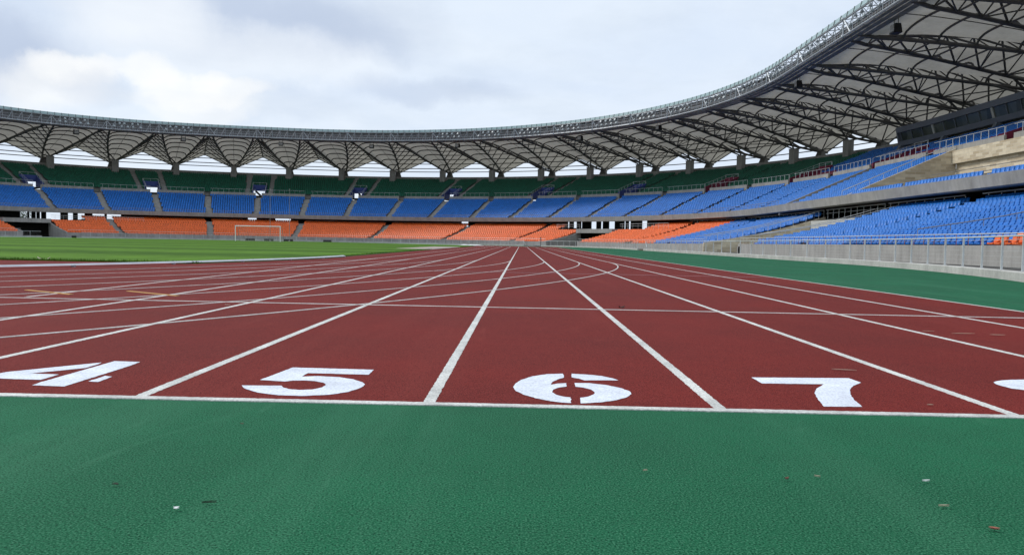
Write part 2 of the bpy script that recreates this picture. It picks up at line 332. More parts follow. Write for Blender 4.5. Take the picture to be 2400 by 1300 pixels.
# running track: oval ring plus the sprint straight
NC, FC, LW, X0 = (CX, 28.73), (CX, 113.12), 1.22, -.375        # near and far bend centres, lane width, line between lanes 5 and 6
YS = 3.13                                                    # start line
RIN, ROUT = 36.15, 36.5 + 8 * LW + .02
XE = X0 + 5 * LW + .03                                       # outer edge of the straight
def oval(R, n=48):
    p = [(FC[0] + R * math.cos(a), FC[1] + R * math.sin(a)) for a in np.linspace(0, math.pi, n)]
    return p + [(NC[0] + R * math.cos(a), NC[1] + R * math.sin(a)) for a in np.linspace(math.pi, 2 * math.pi, n)]
mb = MB(); a_, b_ = oval(RIN), oval(ROUT); n_ = len(a_)
mb.add([(x, y, .0015) for x, y in a_ + b_], [(i, n_ + i, n_ + (i + 1) % n_, (i + 1) % n_) for i in range(n_)])
TRACK = structure(mb.build('running_track', RED))
# the straight is a second sheet of the same surface, butted to the oval on its outer edge
def oval_x(y):
    if y < NC[1]: return NC[0] + math.sqrt(max(0, ROUT ** 2 - (NC[1] - y) ** 2))
    return NC[0] + ROUT if y <= FC[1] else FC[0] + math.sqrt(max(0, ROUT ** 2 - (y - FC[1]) ** 2))
ys = list(np.linspace(YS - .02, 28.73, 40)) + list(np.linspace(30, 113, 20)) + list(np.linspace(114, 130, 14))
mb = MB(); mb.loft([[(oval_x(y), y, .0015), (XE, y, .0015)] for y in ys]); mb.build('sprint_straight', RED, TRACK)
# semicircular red zone inside the near bend, grass inside
YG = 18.66
def seg_in(y0, y1, R):
    pts = []
    return pts
a0 = math.asin((YG - NC[1]) / RIN)
near_d = [(NC[0] + RIN * math.cos(a), NC[1] + RIN * math.sin(a)) for a in np.linspace(math.pi - a0, 2 * math.pi + a0, 40)]
mb = MB(); mb.add([(x, y, .0008) for x, y in near_d], [tuple(range(len(near_d)))]); mb.build('bend_area', RED, TRACK)
RG = 36.0
pts = [(FC[0] + RG * math.cos(a), FC[1] + RG * math.sin(a)) for a in np.linspace(0, math.pi, 40)]
ag = math.asin((YG - NC[1]) / RG)
pts += [(NC[0] + RG * math.cos(a), NC[1] + RG * math.sin(a)) for a in np.linspace(math.pi, math.pi - ag, 10)]
pts += [(x, YG + random.uniform(-.04, .04)) for x in np.linspace(NC[0] - RG * math.cos(ag) + .6, NC[0] + RG * math.cos(ag) - .6, 120)]
pts += [(NC[0] + RG * math.cos(a), NC[1] + RG * math.sin(a)) for a in np.linspace(2 * math.pi + ag, 2 * math.pi, 10)]
mb = MB(); n_ = len(pts)
mb.add([(x, y, .035) for x, y in pts] + [(x, y, .002) for x, y in pts], [tuple(range(n_))] + [(i, n_ + i, n_ + (i + 1) % n_, (i + 1) % n_) for i in range(n_)])
structure(mb.build('football_pitch', GRASS))
# short ragged turf along the visible edge of the pitch
mb = MB()
for i in range(2600):
    x = random.uniform(-15, -7.9); y = YG + random.uniform(-.05, .12)
    if random.random() < .5: y = random.uniform(19.0, 60); x = CX + RG + random.uniform(-.14, .03) if y > 28.7 else NC[0] + math.sqrt(RG ** 2 - (NC[1] - y) ** 2) + random.uniform(-.14, .02)
    h = random.uniform(.03, .075); w = random.uniform(.006, .014); a = random.uniform(0, math.pi); dx, dy = w * math.cos(a), w * math.sin(a)
    mb.add([(x - dx, y - dy, .0), (x + dx, y + dy, .0), (x + random.uniform(-.03, .03), y + random.uniform(-.03, .03), .02 + h)], [(0, 1, 2)])
tag(mb.build('turf_edge', GRASS), 'ragged green turf along the near edge of the pitch beside the red track', 'grass', kind='stuff')

# ------------------------------------------------------------------ painted markings (parts of the track)
def strip(mb, p, w, z, seg=.016, jit=.0015):
    """ragged painted line along a polyline"""
    p = [np.array(q, float) for q in p]; L_ = []; R_ = []
    for i in range(len(p) - 1):
        d = p[i + 1] - p[i]; l = np.linalg.norm(d); d /= l; nn = np.array([-d[1], d[0]])
        k = max(1, int(l / seg)) if seg else 1
        for j in range(k + (1 if i == len(p) - 2 else 0)):
            q = p[i] + d * l * j / k; near = seg and q[1] < 9
            a = random.gauss(0, jit) if near else 0; b = random.gauss(0, jit) if near else 0
            L_.append(q + nn * (w / 2 + a)); R_.append(q - nn * (w / 2 + b))
    mb.loft([[(*a, -.002), (*a, z), (*b, z), (*b, -.002)] for a, b in zip(L_, R_)])
for k in range(-4, 6):
    mb = MB(); x = X0 + k * LW
    ytop = FC[1] if k <= 3 else FC[1] + 8
    y0 = YS + .025
    if k == -4: y0 = 8.0
    gap = 28.73 if k <= -1 or k >= 4 else (27.7 if k in (1, 2) else 28.2)
    strip(mb, [(x, y0), (x, 9)], .05, .003); strip(mb, [(x, 9), (x, gap)], .05, .003, 0)
    strip(mb, [(x, 28.73), (x, ytop)], .05, .003, 0)
    if k <= 3:
        R = 36.5 + (k + 5) * LW
        strip(mb, [(NC[0] + R * math.cos(a), NC[1] + R * math.sin(a)) for a in np.linspace(0, -1.75, 90)], .032, .0055, 0)
        strip(mb, [(FC[0] + R * math.cos(a), FC[1] + R * math.sin(a)) for a in np.linspace(0, math.pi, 60)], .05, .0055, 0)
    mb.build('lane_line', PAINT, TRACK)
def gline(name, pxs, w, z, mt, seg=.03):
    mb = MB(); strip(mb, [ground(*p) for p in pxs], w, z, seg); return mb.build(name, mt, TRACK)
mb = MB(); strip(mb, [(-4.6, YS), (XE + .02, YS)], .052, .0045); mb.build('start_line', PAINT, TRACK)
mb = MB(); strip(mb, [(-7.2, YS + 4.735), (XE - .1, YS + 4.735)], .05, .0045); mb.build('cross_line', PAINT, TRACK)
mb = MB(); strip(mb, [(-2.7, YS + 13.97), (XE - .1, YS + 13.97)], .04, .0045, 0); mb.build('hurdle_mark', mat('faded_pink_paint', (.42, .27, .28), .8, .1, 5), TRACK)
gline('change_mark', [(62, 680), (168, 690.5)], .05, .0065, OCHRE, 0); gline('change_mark', [(300, 682.5), (418, 694)], .05, .0065, OCHRE, 0)
D4 = [[(60, 1055), (860, 975), (830, 990), (720, 1022), (260, 1068), (500, 1077), (345, 1122), (-40, 1110), (-110, 1100), (-60, 1078)],
      [(970, 963), (1185, 970), (1110, 1000), (545, 1178), (272, 1168), (370, 1135)], [(890, 1088), (950, 1095), (830, 1140), (748, 1135)]]
D5 = [[(1830, 858), (2337, 872), (2305, 903), (1925, 893), (1885, 915), (1990, 912), (2120, 918), (2210, 932), (2265, 950), (2282, 965), (2255, 985), (2180, 1010), (2060, 1028), (1900, 1036), (1740, 1032), (1610, 1015), (1530, 990), (1510, 970), (1760, 972), (1772, 984), (1805, 993), (1870, 999), (1950, 996), (2015, 982), (2037, 966), (2020, 953), (1965, 943), (1900, 939), (1830, 940), (1780, 946), (1625, 936)]]
D6 = [[(1185, 950), (1080, 953), (980, 968), (905, 993), (868, 1018), (855, 1040), (870, 1062), (920, 1088), (1000, 1112), (1100, 1132), (1180, 1142), (1240, 1145), (1237, 1108), (1190, 1103), (1140, 1090), (1112, 1072), (1122, 1055), (1160, 1042), (1208, 1036), (1207, 1013), (1150, 1016), (1100, 1025), (1115, 1005), (1150, 988), (1193, 975)],
      [(1240, 950), (1330, 955), (1440, 965), (1515, 981), (1553, 995), (1440, 994), (1330, 995), (1290, 983), (1243, 975)],
      [(1262, 1012), (1360, 1013), (1470, 1025), (1570, 1046), (1628, 1068), (1638, 1086), (1610, 1106), (1540, 1126), (1430, 1141), (1303, 1148), (1300, 1110), (1350, 1103), (1388, 1088), (1395, 1074), (1370, 1055), (1320, 1043), (1268, 1037)]]
D7 = [[(455, 975), (1100, 980), (1182, 1010), (1130, 1030), (1108, 1055), (1110, 1085), (1135, 1125), (1190, 1170), (935, 1168), (895, 1120), (873, 1080), (885, 1050), (935, 1020), (525, 1015)]]
D8 = [[(2058, 1008), (2075, 1001), (2110, 995), (2180, 990), (2261, 989), (2340, 990), (2345, 1061), (2261, 1058), (2180, 1049), (2110, 1031), (2072, 1018)]]
def digit(polys, ox, oy, s, word):
    mb = MB()
    for poly in polys:
        pts = []
        P = [np.array(ground(ox + x / s, oy + y / s)) for x, y in poly]
        for i in range(len(P)):
            a, b = P[i], P[(i + 1) % len(P)]; k = max(1, int(np.linalg.norm(b - a) / .018))
            for j in range(k): pts.append(a + (b - a) * j / k + (RNG.normal(0, .0013, 2) if j else 0))
        mb.add([(x, y, .003) for x, y in pts], [tuple(range(len(pts)))])
    o = mb.build('lane_number', NUMW, TRACK); o['label'] = 'white stencilled number %s painted on the red track' % word
digit(D4, 0, 580, 3.61, '4'); digit(D5, 0, 540, 2.6667, '5'); digit(D6, 900, 540, 2.826, '6'); digit(D7, 1600, 540, 2.826, '7'); digit(D8, 1600, 540, 2.826, '8')

# ------------------------------------------------------------------ things lying on the ground
def shard(name, px, py, l, w, mt, label, cat, curl=.3, ang=0):
    if py > 940: l *= .8; w *= .8
    x, y = ground(px, py); mb = MB(); n = 7; rows = []
    for i in range(n):
        t = i / (n - 1); ww = w * math.sin(math.pi * min(.97, max(.04, t))) ** .6 / 2; zz = .008 + curl * l * (abs(t - .5) * 2) ** 2 * .35; bend = .12 * l * math.sin(math.pi * t)
        rows.append([((t - .5) * l, -ww + bend, zz + .002), ((t - .5) * l, bend, zz + .15 * w), ((t - .5) * l, ww + bend, zz + .002)])
    mb.loft(rows); mb.loft([[(a, b, c - .003) for a, b, c in r] for r in rows])
    o = mb.build(name, mt); o.location = (x, y, 0); o.rotation_euler = (0, 0, math.radians(ang)); return tag(o, label, cat)
LBROWN = mat('dry_brown_leaf', (.10, .045, .022), .7, .3, 40); LRED = mat('reddish_leaf', (.30, .10, .06), .7, .25, 40)
PALE = mat('pale_straw', (.55, .48, .36), .8, .2, 40); DARKB = mat('dark_bark', (.035, .025, .02), .9, .2, 40)
shard('leaf', 1843, 1127, .020, .014, LBROWN, 'small curled dark brown leaf lying on the green surface', 'leaf', .6, 20)
shard('leaf', 2330, 1245, .030, .014, LRED, 'small reddish leaf lying on the green surface at lower right', 'leaf', .2, -25)
shard('paper_scrap', 413, 1197, .018, .011, WHITE, 'tiny white scrap lying on the green surface', 'scrap', .3, 10)
shard('twig', 270, 1140, .026, .008, DARKB, 'short dark brown twig on the green surface at left', 'twig', .1, -12)
shard('twig', 490, 1183, .045, .004, DARKB, 'thin dark twig on the green surface beside the white scrap', 'twig', .05, 14)
shard('leaf', 567, 997, .018, .009, LBROWN, 'tiny brown leaf on the green surface just below the number 5', 'leaf', .2, 0)
shard('straw', 2170, 1132, .030, .006, WHITE, 'curved whitish straw on the green surface at right', 'straw', .2, 5)
shard('straw', 1915, 1121, .022, .004, PALE, 'tiny pale straw on the green surface right of the curled brown leaf', 'straw', .2, -30)
shard('straw', 2212, 1191, .036, .004, PALE, 'thin tan straw on the green surface above the reddish leaf', 'straw', .1, 0)
shard('straw', 1512, 1107, .020, .004, PALE, 'tiny pale straw on the green surface below the number 6', 'straw', .1, 20)
shard('stick', 1978, 870, .13, .008, PALE, 'thin pale stick lying on the red track above the number 7', 'stick', .05, -12)
shard('stick', 2258, 784, .20, .014, PALE, 'pale crooked stick on the red track near the right edge', 'stick', .05, 4)
shard('stick', 2338, 787, .12, .016, PALE, 'short pale stick on the red track, right of the crooked stick', 'stick', .05, -4)
shard('stick', 2176, 778, .10, .010, PALE, 'faint pale stick on the red track, left of the crooked stick', 'stick', .05, 0)
shard('leaf', 1457, 722, .07, .05, DARKB, 'dark dead leaf on the red track beside the thin cross line', 'leaf', .5, 30)
shard('paper_scrap', 860, 717, .05, .02, PALE, 'pale scrap on the red track below the cross line in lane 5', 'scrap', .2, 0)
shard('paper_scrap', 533, 716, .05, .02, PALE, 'pale scrap on the red track beside the lane line at left', 'scrap', .2, 20)
shard('straw', 2180, 952, .035, .006, PALE, 'short pale straw on the red track right of the number 7', 'straw', .1, 0)
shard('leaf', 103, 609.5, .30, .14, PALE, 'pale clump lying on the edge of the grass at left', 'clump', .6, 10)
# worn pale mat beside the first lane far down the straight
mb = MB(); mb.abox(-9.6, -6.75, 58, 84, .006, .05); tag(mb.build('sand_pit_cover', mat('worn_pale_sheet', (.40, .33, .30), .9, .2, .5)), 'worn pale sheet covering a sand pit between grass and red track', 'pit cover')

# inner kerb rail of the track
kr = empty('track_kerb', (NC[0] + 36.3, NC[1], 0), label='low white aluminium kerb along the inside of the first lane', cat='track kerb')
def arcp(c, R, a0, a1, n): return [(c[0] + R * math.cos(a), c[1] + R * math.sin(a)) for a in np.linspace(a0, a1, n)]
for nm, pl in (('kerb_rail', arcp(NC, 36.32, 0, -2.2, 60)), ('kerb_rail', arcp(FC, 36.32, .12, math.pi, 60))):
    mb = MB(); mb.loft([[(x, y, .035), (CX + (x - CX) * .998, y, .07), (CX + (x - CX) * .9965, y, .07), (CX + (x - CX) * .995, y, .035)] for x, y in pl], True)
    for i in range(0, len(pl), 2): mb.abox(pl[i][0] - .09, pl[i][0] - .02, pl[i][1] - .03, pl[i][1] + .03, .0, .046)
    o = mb.build(nm, mat('dull_aluminium', (.50, .52, .56), .5, .1, 2)); o.parent = kr; o.location = (-kr.location[0], -kr.location[1], 0)

# ------------------------------------------------------------------ perimeter fence
FENCE = empty('perimeter_fence', W(-30, .2, 0), label='low white post and rail fence on a pale concrete kerb around the track', cat='fence')
def part(mb, name, mt, parent, smooth=False):
    o = mb.build(name, mt, parent, smooth); o.location = -parent.location; return o
FGAP = [(-11.6, -9.2), (37.0, 40.5), (139.5, 146.5)]
fsegs = [(-62, -11.6), (-9.2, 36.6), (40.6, 139.3), (146.3, 165)]
for s0, s1 in fsegs:
    mb = MB(); sweep(mb, [(0, -.02), (0, .20), (.03, .22), (.30, .22), (.33, .20), (.33, -.02)], s0, s1); part(mb, 'kerb', KERB, FENCE)
    mb = MB(); us = urange(s0 + .1, s1 - .1, 1.5); mb.tube([W(u, .17, 1.07) for u in us], .024, 6); mb.tube([W(u, .17, .98) for u in us], .006, 4)
    for zz in (.84, .70, .56, .42, .30): mb.tube([W(u, .17, zz) for u in us], .002, 3)
    part(mb, 'rail', RAILW, FENCE)
posts = []; u = -62
while u < 160:
    if any(a <= u <= b for a, b in fsegs): posts.append(u)
    u += deg_for(u, .17, 2.15 if u > 0 else (2.35 if u > USTR - 2 else 1.6))
posts.sort(key=lambda u: np.hypot(*W(u, 0, 0)[:2]))
rest = MB()
for i, u in enumerate(posts):
    mb = MB() if i < 99 else rest
    t, n = tan(u), nrm(u); b = np.array(W(u, .17, 0))
    mb.box(b + [0, 0, .635], .022 * t, .022 * n, (0, 0, .425)); mb.box(b + [0, 0, .225], .05 * t, .05 * n, (0, 0, .008))
    if i < 99: part(mb, 'post', RAILW, FENCE)
o = part(rest, 'post', RAILW, FENCE); o['kind'] = 'stuff'
for u in (-11.9, 41.2):
    mb = MB(); mb.tube([W(u, .17, 1.0), W(u - deg_for(u, 0, .9), .2, .22)], .03, 6); part(mb, 'brace', RAILW, FENCE)
mb = MB(); mb.abox(W(-10.4, 0, 0)[0] + .1, W(-10.4, 0, 0)[0] + .5, W(-11.4, 0, 0)[1], W(-9.4, 0, 0)[1], 0, .10)
tag(mb.build('drain_cover', mat('rusty_plate', (.12, .09, .05), .9, .3, 4)), 'rusty low drain cover in the gap of the fence kerb', 'drain cover')

# ------------------------------------------------------------------ the grandstand
GS = empty('grandstand', W(60, 8, 0), label='two-tiered concrete grandstand bowl around the track with open concourse', cat='grandstand')
def gpart(mb, name, mt, smooth=False): return part(mb, name, mt, GS, smooth)
UL, UR = 165, -58
GATES = [(34.2, 42.6), (139.3, 146.4)]
TUN = (-18.0, -9.9)
# lower tier
NL, TL = 17, .84
LO = [(8.0 + TL * k, .66 + sum(.157 + .0088 * j for j in range(k))) for k in range(NL)]
def lower_rows(u):
    if any(a - 5.5 < u < b + 5.5 for a, b in GATES): return 12
    return NL
def step_prof(rows, z0): 
    p = []
    for i, (o, z) in enumerate(rows):
        p += [(o, z), (o + (rows[1][0] - rows[0][0]), z)]
    return p
lsegs = [(UR, TUN[0], 17), (TUN[1], 28.7, 17), (28.7, 34.2, 12), (42.6, 48.1, 12), (48.1, 133.8, 17), (133.8, 139.3, 12), (146.4, 151.9, 12), (151.9, UL, 17)]
for a, b, k in lsegs:
    mb = MB(); pr = step_prof(LO[:k], 0); e = pr[-1][0]
    sweep(mb, [(8.0, 0), (8.0, .66)] + pr + [(e, 0)], a, b); gpart(mb, 'lower_terrace', TERR)
for a, b in [(UR, TUN[0]), (TUN[1], 34.2), (42.6, 139.3), (146.4, UL)]:
    mb = MB(); sweep(mb, [(7.75, -.02), (7.75, .96), (7.99, .96), (7.99, -.02)], a, b); gpart(mb, 'front_wall', CONC)
    mb = MB(); us = urange(a + .2, b - .2); mb.tube([W(u, 7.87, 1.52) for u in us], .028, 6); gpart(mb, 'front_rail', RAILW)
    mb = MB(); u = a + .3
    while u < b - .2:
        P = W(u, 7.87, 0); mb.tube([(P[0], P[1], .95), (P[0], P[1], 1.51)], .017, 4); u += deg_for(u, 8, 1.05)
    gpart(mb, 'front_rail_posts', RUST)
# side walls of the gates and of the players' tunnel
def rake(o): # height of the lower terrace at offset o
    k = int(max(0, min(NL - 1, (o - 8) / TL))); return LO[k][1]
def sidewall(u, off0, off1, zf, name, mt, thick=.25, z0=-.02, base=None):
    mb = MB(); t = tan(u) * thick / 2; offs = np.linspace(off0, off1, 14)
    def P(o, z, s): q = np.array(W(u, o, z)); return q + s * t
    rows = [[P(o, base(o) if base else z0, -1), P(o, zf(o), -1), P(o, zf(o), 1), P(o, base(o) if base else z0, 1)] for o in offs]
    mb.loft(rows, True); return gpart(mb, name, mt)
smooth_rake = lambda o: .85 + (o - 8) / 14.3 * 3.3 - .35 * math.sin(math.pi * min(1, max(0, (o - 8) / 14.3)))
for u, k in ((34.2, 12), (42.6, 12), (139.3, 12), (146.4, 12)):
    sidewall(u, 7.75, 8 + k * TL, lambda o: smooth_rake(o) + .28, 'gate_side_wall', CONC)
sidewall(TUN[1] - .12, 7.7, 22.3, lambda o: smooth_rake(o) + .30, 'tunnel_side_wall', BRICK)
sidewall(TUN[0] - .1, 7.75, 22.3, lambda o: smooth_rake(o) - .12, 'tunnel_side_wall', CONC, 1.0)
mb = MB(); sweep(mb, [(20.5, 0), (20.5, 3.9), (20.8, 3.9), (20.8, 0)], TUN[0], TUN[1]); gpart(mb, 'tunnel_end_wall', PLAS)
# gate decks: bridge of the concourse across each gate
for a, b in GATES:
    mb = MB(); sweep(mb, [(16.5, 2.9), (16.5, 3.75), (22.4, 3.75), (22.4, 2.9)], a + .1, b - .1); gpart(mb, 'gate_bridge', CONC)
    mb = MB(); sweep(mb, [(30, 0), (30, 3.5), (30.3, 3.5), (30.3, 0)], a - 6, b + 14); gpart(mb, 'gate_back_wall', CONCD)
# concourse
mb = MB(); sweep(mb, [(18.1, 3.55), (18.1, 3.68), (56, 3.68), (56, 3.55)], 27, 49); gpart(mb, 'concourse_floor', CONCD)
for a, b in ((UR, TUN[0]), (TUN[0], 27), (49, 132.5), (132.5, UL)):
    z = 3.68 if (a, b) == (132.5, UL) else 4.2
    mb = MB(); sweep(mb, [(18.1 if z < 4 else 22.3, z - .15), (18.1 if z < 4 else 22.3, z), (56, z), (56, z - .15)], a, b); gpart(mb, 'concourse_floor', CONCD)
# walls at the back of the concourse with gaps where the sky shows through
gaps = [(40.9, 41.9), (43.8, 45.0), (46.6, 47.7), (48.7, 49.1), (49.6, 50.8), (52.35, 52.6), (53.3, 53.9), (54.3, 54.9), (72.2, 73.4), (101.6, 104.0), (106.9, 108.2), (126.4, 128.3), (128.6, 130.2), (130.55, 130.75), (131.2, 132.1), (132.7, 133.4), (134.3, 136.1), (136.7, 137.4), (137.9, 138.2), (138.4, 139.3)]
solid = list(zip([UR] + [g[1] for g in gaps], [g[0] for g in gaps] + [UL]))
for a, b in solid:
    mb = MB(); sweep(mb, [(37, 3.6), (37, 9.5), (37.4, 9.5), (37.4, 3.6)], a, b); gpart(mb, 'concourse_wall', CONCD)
for u in [30.6, 35.9, 42.9, 48.2, 53.1, 109.2, 125.1, 131.0, 134.0, 137.6, 142.5]:
    mb = MB(); P = np.array(W(u, 34, 0)); t, n = tan(u), nrm(u)
    mb.box(P + [0, 0, 6.0], .3 * t, .3 * n, (0, 0, 2.6)); gpart(mb, 'concourse_column', CONCD)
for a, b in [(22.5, 34.0), (43, 48), (125, 139), (146.6, 152)]:
    mb = MB(); us = urange(a, b); mb.tube([W(u, 18.3, 4.75) for u in us], .035, 5); mb.tube([W(u, 18.3, 4.3) for u in us], .02, 4)
    for u in np.arange(a, b, deg_for(50, 18, 1.6)): mb.tube([W(u, 18.3, 3.7), W(u, 18.3, 4.75)], .02, 4)
    gpart(mb, 'handrail', RAILW)
# fascia and underside of the second tier
mb = MB(); sweep(mb, [(20.7, 5.42), (20.55, 5.5), (20.35, 6.42), (20.75, 6.42), (20.75, 6.0), (21.3, 5.9), (21.3, 5.42)], UR, UL); gpart(mb, 'fascia', CONC)
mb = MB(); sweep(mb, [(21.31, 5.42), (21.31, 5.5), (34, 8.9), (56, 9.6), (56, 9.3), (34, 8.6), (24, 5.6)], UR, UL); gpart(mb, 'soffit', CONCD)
mb = MB(); us = urange(-3.6, UL); mb.tube([W(u, 20.6, 7.02) for u in us], .03, 5); mb.tube([W(u, 20.6, 6.72) for u in us], .016, 4)
u = -3.6
while u < UL: mb.tube([W(u, 20.6, 6.4), W(u, 20.6, 7.02)], .016, 4); u += deg_for(u, 20.6, 1.5)
gpart(mb, 'fascia_rail', RAILG)
# second tier
NM, TM = 14, .83
MI = [(21.35 + TM * k, 5.95 + .374 * k) for k in range(NM)]
VB = (-16.6, -4.6)                                            # short block between the tier and the brick wall
for a, b in ((-3.6, UL), (VB[0] + 2.6, VB[1])):
    mb = MB(); pr = step_prof(MI, 0); sweep(mb, [(21.33, 5.6)] + pr + [(pr[-1][0], 8.6)], a, b); gpart(mb, 'middle_terrace', TERR)
mrake = lambda o: 5.95 + (o - 21.35) / TM * .374
sidewall(-3.4, 20.8, 33.0, lambda o: mrake(o) + .55, 'aisle_wall', CONC, .3, base=lambda o: mrake(o) - .6)
UBR = -14.1                                                   # brick return wall
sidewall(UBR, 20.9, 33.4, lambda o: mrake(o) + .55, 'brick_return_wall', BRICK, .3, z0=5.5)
mb = MB(); sweep(mb, [(20.8, 5.6), (20.8, 6.0), (33.6, 6.0), (33.6, 5.6)], UR, UBR); gpart(mb, 'box_terrace', TERR)
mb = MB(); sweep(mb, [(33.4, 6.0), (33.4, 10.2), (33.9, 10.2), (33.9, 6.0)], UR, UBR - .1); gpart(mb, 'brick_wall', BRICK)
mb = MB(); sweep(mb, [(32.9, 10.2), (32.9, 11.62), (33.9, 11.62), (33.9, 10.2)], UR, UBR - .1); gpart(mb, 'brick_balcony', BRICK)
mb = MB(); us = urange(UR, -14.5); mb.tube([W(u, 22.9, 7.15) for u in us], .035, 5); mb.tube([W(u, 22.9, 6.6) for u in us], .02, 4); mb.tube([W(u, 30.5, 8.9) for u in us], .04, 5)
for u in np.arange(UR, -14.5, .75): mb.tube([W(u, 22.9, 6.0), W(u, 22.9, 7.15)], .022, 4)
gpart(mb, 'handrail', RAILG)
mb = MB(); mb.tube([W(-14.2, o, mrake(o) + 1.25) for o in np.linspace(21, 33, 8)], .045, 5); mb.tube([W(-13.0, o, mrake(o) + 1.0) for o in np.linspace(22, 33, 8)], .045, 5)
for o in np.linspace(21, 33, 9): mb.tube([W(-14.2, o, mrake(o) + .5), W(-14.2, o, mrake(o) + 1.25)], .025, 4)
gpart(mb, 'handrail', RAILW)
# parapet between second and third tier, broken at each stair
stairs_m = [x for x in MID if -3.6 < x < UL]
edges = sorted([x for x in MID if UR < x < UL]); pa = [UR] + edges + [UL]
VOM = [90.775 + 15.7 * k for k in range(-7, 5)]
for a, b in zip(pa[:-1], pa[1:]):
    g = deg_for((a + b) / 2, 33, .75); a2, b2 = a + g, b - g
    mb = MB(); sweep(mb, [(33.2, 10.9), (33.2, 12.25), (33.5, 12.25), (33.5, 10.9)] if a > UBR else [(33.3, 11.62), (33.3, 12.25), (33.55, 12.25), (33.55, 11.62)], a2, b2); gpart(mb, 'parapet', CONC)
    mb = MB(); us = urange(a2, b2); mb.tube([W(u, 33.35, 13.1) for u in us], .03, 5)
    big = .036 if a < 20 else .025
    u = a2
    while u <= b2: mb.tube([W(u, 33.35, 12.2), W(u, 33.35, 13.1)], big, 4); u += deg_for(u, 33, 1.3)
    gpart(mb, 'parapet_rail', RAILW)
# third tier
NU, TU = 20, .835
UPT = [(34.0 + TU * k, 11.75 + .298 * k) for k in range(NU)]
urake = lambda o: 11.75 + (o - 34.0) / TU * .298
vw = lambda u: deg_for(u, 36, 1.75)
cuts = sorted([v for v in VOM if UR < v < UL])
prev = UR
for v in cuts + [None]:
    e = v - vw(v) if v is not None else UL
    mb = MB(); pr = step_prof(UPT, 0); sweep(mb, [(33.51, 11.2)] + pr + [(pr[-1][0], 16.9), (34.2, 10.9)], prev, e); gpart(mb, 'upper_terrace', TERR)
    if v is not None:
        prev = v + vw(v)
        mb = MB(); pr = step_prof(UPT[7:], 0); sweep(mb, [(UPT[7][0], 13.35)] + pr + [(pr[-1][0], 16.9), (UPT[7][0] + .1, 13.2)], v - vw(v), v + vw(v)); gpart(mb, 'upper_terrace', TERR)
# entrances cut into the third tier
for v in cuts:
    mt = P_BLUE if v > 35 else P_MAR
    q = vw(v); mb = MB()
    for s in (-1, 1):
        uu = v + s * (q - deg_for(v, 36, .12)); t = tan(uu) * .1
        offs = np.linspace(34.0, 39.9, 8)
        mb.loft([[np.array(W(uu, o, 11.5)) - t, np.array(W(uu, o, urake(o) + .85)) - t, np.array(W(uu, o, urake(o) + .85)) + t, np.array(W(uu, o, 11.5)) + t] for o in offs], True)
    ent = gpart(mb, 'stand_entrance', mt)
    mb = MB(); sweep(mb, [(39.6, 13.15), (39.6, 14.75), (39.84, 14.75), (39.84, 13.15)], v - q, v + q, 1); o = mb.build('lintel', mt, ent)
    mb = MB(); us = urange(v - q, v + q); mb.tube([W(u, 39.7, 15.35) for u in us], .035, 5)
    for u in us: mb.tube([W(u, 39.7, 14.75), W(u, 39.7, 15.35)], .03, 4)
    for s in (-1, 1):
        uu = v + s * (q - deg_for(v, 36, .12)); mb.tube([W(uu, o, urake(o) + 1.5) for o in np.linspace(34, 39.7, 4)], .03, 5)
        for o2 in np.linspace(34, 39.7, 6): mb.tube([W(uu, o2, urake(o2) + .85), W(uu, o2, urake(o2) + 1.5)], .025, 4)
    mb.build('entrance_rail', RAILW, ent)
    mb = MB(); sweep(mb, [(34, 11.45), (34, 11.6), (52, 11.6), (52, 11.45)], v - q, v + q, 1); mb.build('entrance_floor', CONCD, ent)
    if v > 50:      # stair rising inside the opening
        mb = MB(); mb.loft([[W(v - q * .1, 44, 11.6), W(v - q * .1 - .25, 44, 11.6), W(v - q * .1 - .25, 44, 11.9), W(v - q * .1, 44, 11.9)], [W(v + q * .75, 44, 13.1), W(v + q * .75 - .25, 44, 13.1), W(v + q * .75 - .25, 44, 13.4), W(v + q * .75, 44, 13.4)]], True); mb.build('inner_stair', CONCD, ent)
# stairs
def stair(u, rows, tread, rise, w, name='stair'):
    mb = MB(); h = deg_for(u, rows[0][0], w / 2)
    for o, z in rows:
        sweep(mb, [(o - .01, z - rise * .9), (o - .01, z + .03), (o + tread * .98, z + .03), (o + tread * .98, z - rise * .9)], u - h, u + h, 5)
        sweep(mb, [(o + tread - .36, z + .031), (o + tread - .36, z + rise * .5), (o + tread - .012, z + rise * .5), (o + tread - .012, z + .031)], u - h, u + h, 5)
    gpart(mb, name, STAIR)
for s in stairs_m: stair(s, MI, TM, .374, 1.35)
LST = [x for x in (82.93 + 15.7 * k for k in range(-8, 6)) if UR < x < UL and not any(a < x < b for a, b in GATES) and not TUN[0] < x < TUN[1]]
for s in LST: stair(s, LO[:lower_rows(s)], TL, .2, 1.3)
UST = []
for v in cuts:
    for s in (-1, 1): UST.append(v + s * deg_for(v, 40, 2.95))
for s in UST: stair(s, UPT, TU, .298, 1.15)
# rails up the aisles of the near lower stand
for u in (-36.2, -20.3, -8.9, -5.6, 7.5):
    mb = MB(); mb.tube([W(u, o, smooth_rake(o) + .95) for o in np.linspace(8.6, 21.8, 9)], .035, 6)
    for o in np.linspace(8.6, 21.8, 8): mb.tube([W(u, o, smooth_rake(o)), W(u, o, smooth_rake(o) + .95)], .02, 4)
    gpart(mb, 'handrail', RAILW if u > -30 else RAILG)
for ut, up_ in ((TUN[1] - .12, 1.2), (TUN[0] - .1, .85)):
    mb = MB(); mb.tube([W(ut, o, smooth_rake(o) + up_) for o in np.linspace(7.8, 21.5, 9)], .035, 6)
    for o in np.linspace(7.9, 21.5, 10): mb.tube([W(ut, o, smooth_rake(o) - .2), W(ut, o, smooth_rake(o) + up_)], .02, 4)
    gpart(mb, 'handrail', RAILW)
